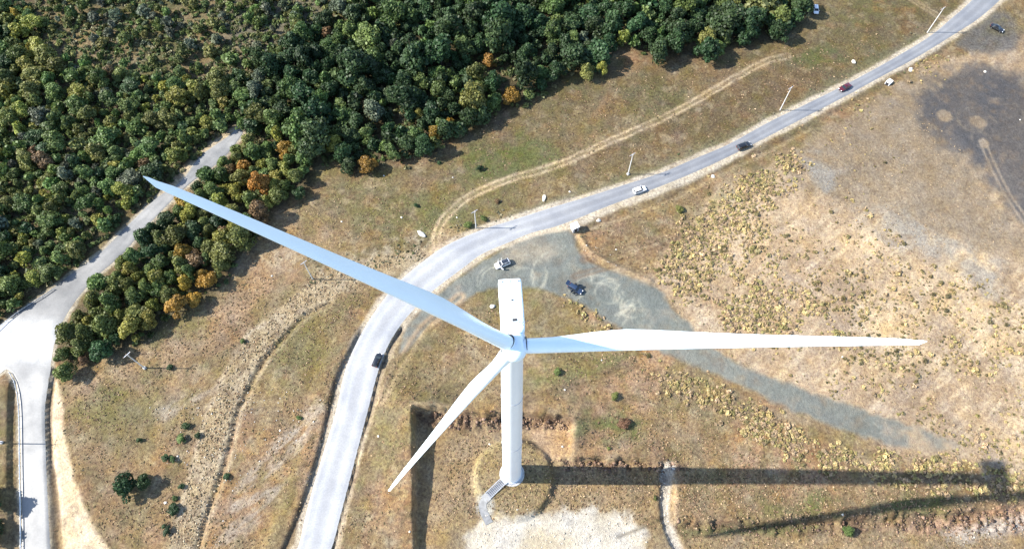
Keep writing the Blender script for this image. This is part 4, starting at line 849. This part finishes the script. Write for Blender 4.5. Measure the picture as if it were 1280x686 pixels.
tufts('thorny_cushions', T2, np.clip(rng.lognormal(-1.0, .45, len(T2)), .15, 1.0), [(.19, .155, .07), (.28, .22, .10), (.14, .12, .06), (.36, .28, .13)], 'low dark thorny cushions dotted over the sandy hill')
T3 = np.vstack([scatter([(640,268),(740,232),(830,200),(940,155),(1060,90),(1160,30),(1180,30),(1060,104),(930,174),(780,232),(640,276)], 1100), scatter([(725,290),(830,248),(960,184),(1060,130),(1180,62),(1185,70),(1060,140),(960,196),(830,262),(735,300)], 700, cl_n(6, -.2, .4, 86)),
                scatter([(540,300),(600,272),(640,265),(640,274),(600,284),(555,305)], 160), scatter([(395,330),(470,322),(530,300),(540,310),(480,335),(400,345)], 500)])
tufts('roadside_weeds', T3, rng.uniform(.2, .55, len(T3)), [(.11, .125, .055), (.20, .185, .105), (.25, .22, .13), (.28, .24, .15)], 'grey green weeds along the verge of the main road')
T4 = np.vstack([scatter([(440,220),(700,110),(1000,60),(1150,20),(1050,95),(740,235),(560,300),(350,320),(350,270)], 13000, cl_n(8, -.7, .3, 88)), scatter([(80,480),(300,350),(440,340),(480,380),(400,560),(340,690),(80,690)], 13000, cl_n(8, -.6, .3, 87)), scatter([(480,470),(620,370),(640,500),(520,510),(500,690),(430,690)], 6000, cl_n(6, -.6, .3, 89)),
                scatter([(660,430),(800,440),(960,560),(1200,640),(850,650),(840,575),(716,560)], 9000, cl_n(8, -.6, .3, 90)), scatter([(845,590),(1280,615),(1280,690),(850,690)], 5000), scatter([(555,540),(710,580),(830,590),(820,660),(555,660)], 4500), scatter([(730,296),(960,190),(880,260),(810,345)], 3000)])
tufts('dry_grass', T4, rng.uniform(.14, .40, len(T4)), [(.28, .19, .11), (.17, .13, .065), (.34, .245, .145), (.21, .135, .08), (.155, .125, .062)], 'short dry grass and low weeds on the open fields', .3, TINY)
T5 = scatter([(860,320),(1000,200),(1150,110),(1190,180),(1300,330),(1300,610),(1150,545),(1000,500),(870,430)], 9000, cl_n(6, -.5, .3, 99))
tufts('hill_grass', T5, rng.uniform(.12, .30, len(T5)), [(.30, .22, .13), (.22, .16, .09), (.36, .27, .16), (.21, .16, .09)], 'sparse dry grass on the sandy hill', .25, TINY)
def stones(name, pts, sizes, cols, label):
    me = bpy.data.meshes.new('t'); bm = bmesh.new(); bmesh.ops.create_icosphere(bm, subdivisions=1, radius=1.0); bm.verts.ensure_lookup_table()
    V0 = np.array([v.co for v in bm.verts]); F0 = np.array([[v.index for v in f.verts] for f in bm.faces]); bm.free(); Vs, Fs, Cs = [], [], []; n = 0
    for (x, y, z), s in zip(pts, sizes):
        V = V0 * rng.uniform(.65, 1.2, V0.shape) * rng.uniform(.6, 1.2, 3) * s; V[:, 2] *= .75; Vs.append(V + (x, y, z + s * .2)); Fs.append(F0 + n); n += len(V0)
        Cs.append(np.tile(np.array(cols[int(rng.integers(len(cols)))]) * rng.uniform(.75, 1.2), (len(V0), 1)))
    o = link(name, mesh_np(name, np.vstack(Vs), np.vstack(Fs), M_STONES, np.vstack(Cs))); o['kind'] = 'stuff'; o['label'] = label; return o
M_STONES = mat_leaf('loose_stone', (1, 1, 1), 0, 0)
S1 = np.vstack([scatter([(262,510),(320,410),(395,348),(450,328),(520,312),(540,316),(440,357),(412,379),(350,425),(300,505),(260,640),(244,700),(205,700),(240,590)], 9000, None, 0, True, .8)])
wq = [scatter(p, n) for p, n in (([(-60,-40),(430,-40),(428,200),(300,170),(225,220),(90,340),(0,400),(-60,440)], 10000), ([(400,-40),(1010,-40),(1000,30),(900,66),(780,60),(700,100),(540,190),(440,212),(390,188)], 5000), ([(300,182),(392,192),(340,262),(268,366),(150,440),(80,466),(76,420),(152,330),(240,240)], 1300))]
wq = np.vstack(wq); tufts('undergrowth', wq, rng.uniform(.5, 1.5, len(wq)), [(.10, .135, .04), (.14, .15, .05), (.075, .10, .034), (.16, .145, .07)], 'low undergrowth and young shrubs filling the woods')
stones('rubble', S1, rng.uniform(.10, .34, len(S1)), [(.34, .27, .165), (.24, .18, .10), (.42, .35, .235), (.12, .085, .05)], 'brown rubble covering the old terrace strip')
S2 = np.vstack([scatter([(545,514),(640,517),(712,523),(712,534),(560,536),(540,524)], 2200, None, 0, False, .6), scatter([(700,571),(760,572),(845,579),(845,586),(700,586)], 1400, None, 0, False, .6), scatter([(845,650),(1000,650),(1290,634),(1290,664),(1000,666),(845,662)], 2600, None, 0, False, .8)])
stones('bank_rocks', S2, np.clip(rng.exponential(.10, len(S2)) + .07, 0, .6), [(.15, .09, .06), (.22, .14, .09), (.085, .055, .04), (.30, .20, .135)], 'broken brown rocks on the cut banks of the turbine pad')
S3 = np.vstack([scatter([(724,292),(738,312),(770,330),(812,348),(818,356),(770,340),(732,322)], 260), scatter([(590,655),(700,640),(810,660),(805,690),(590,690)], 700, None, PADZ, False), scatter([(826,578),(842,580),(838,650),(828,640)], 200, None, 0, False, .5), scatter([(180,520),(290,470),(400,510),(300,620),(270,690)], 500), scatter([(1190,655),(1290,640),(1290,660),(1200,672)], 300)])
stones('pale_stones', S3, rng.uniform(.07, .26, len(S3)), [(.5, .46, .39), (.4, .35, .28), (.6, .57, .5)], 'pale broken stones lying on bare soil and gravel')
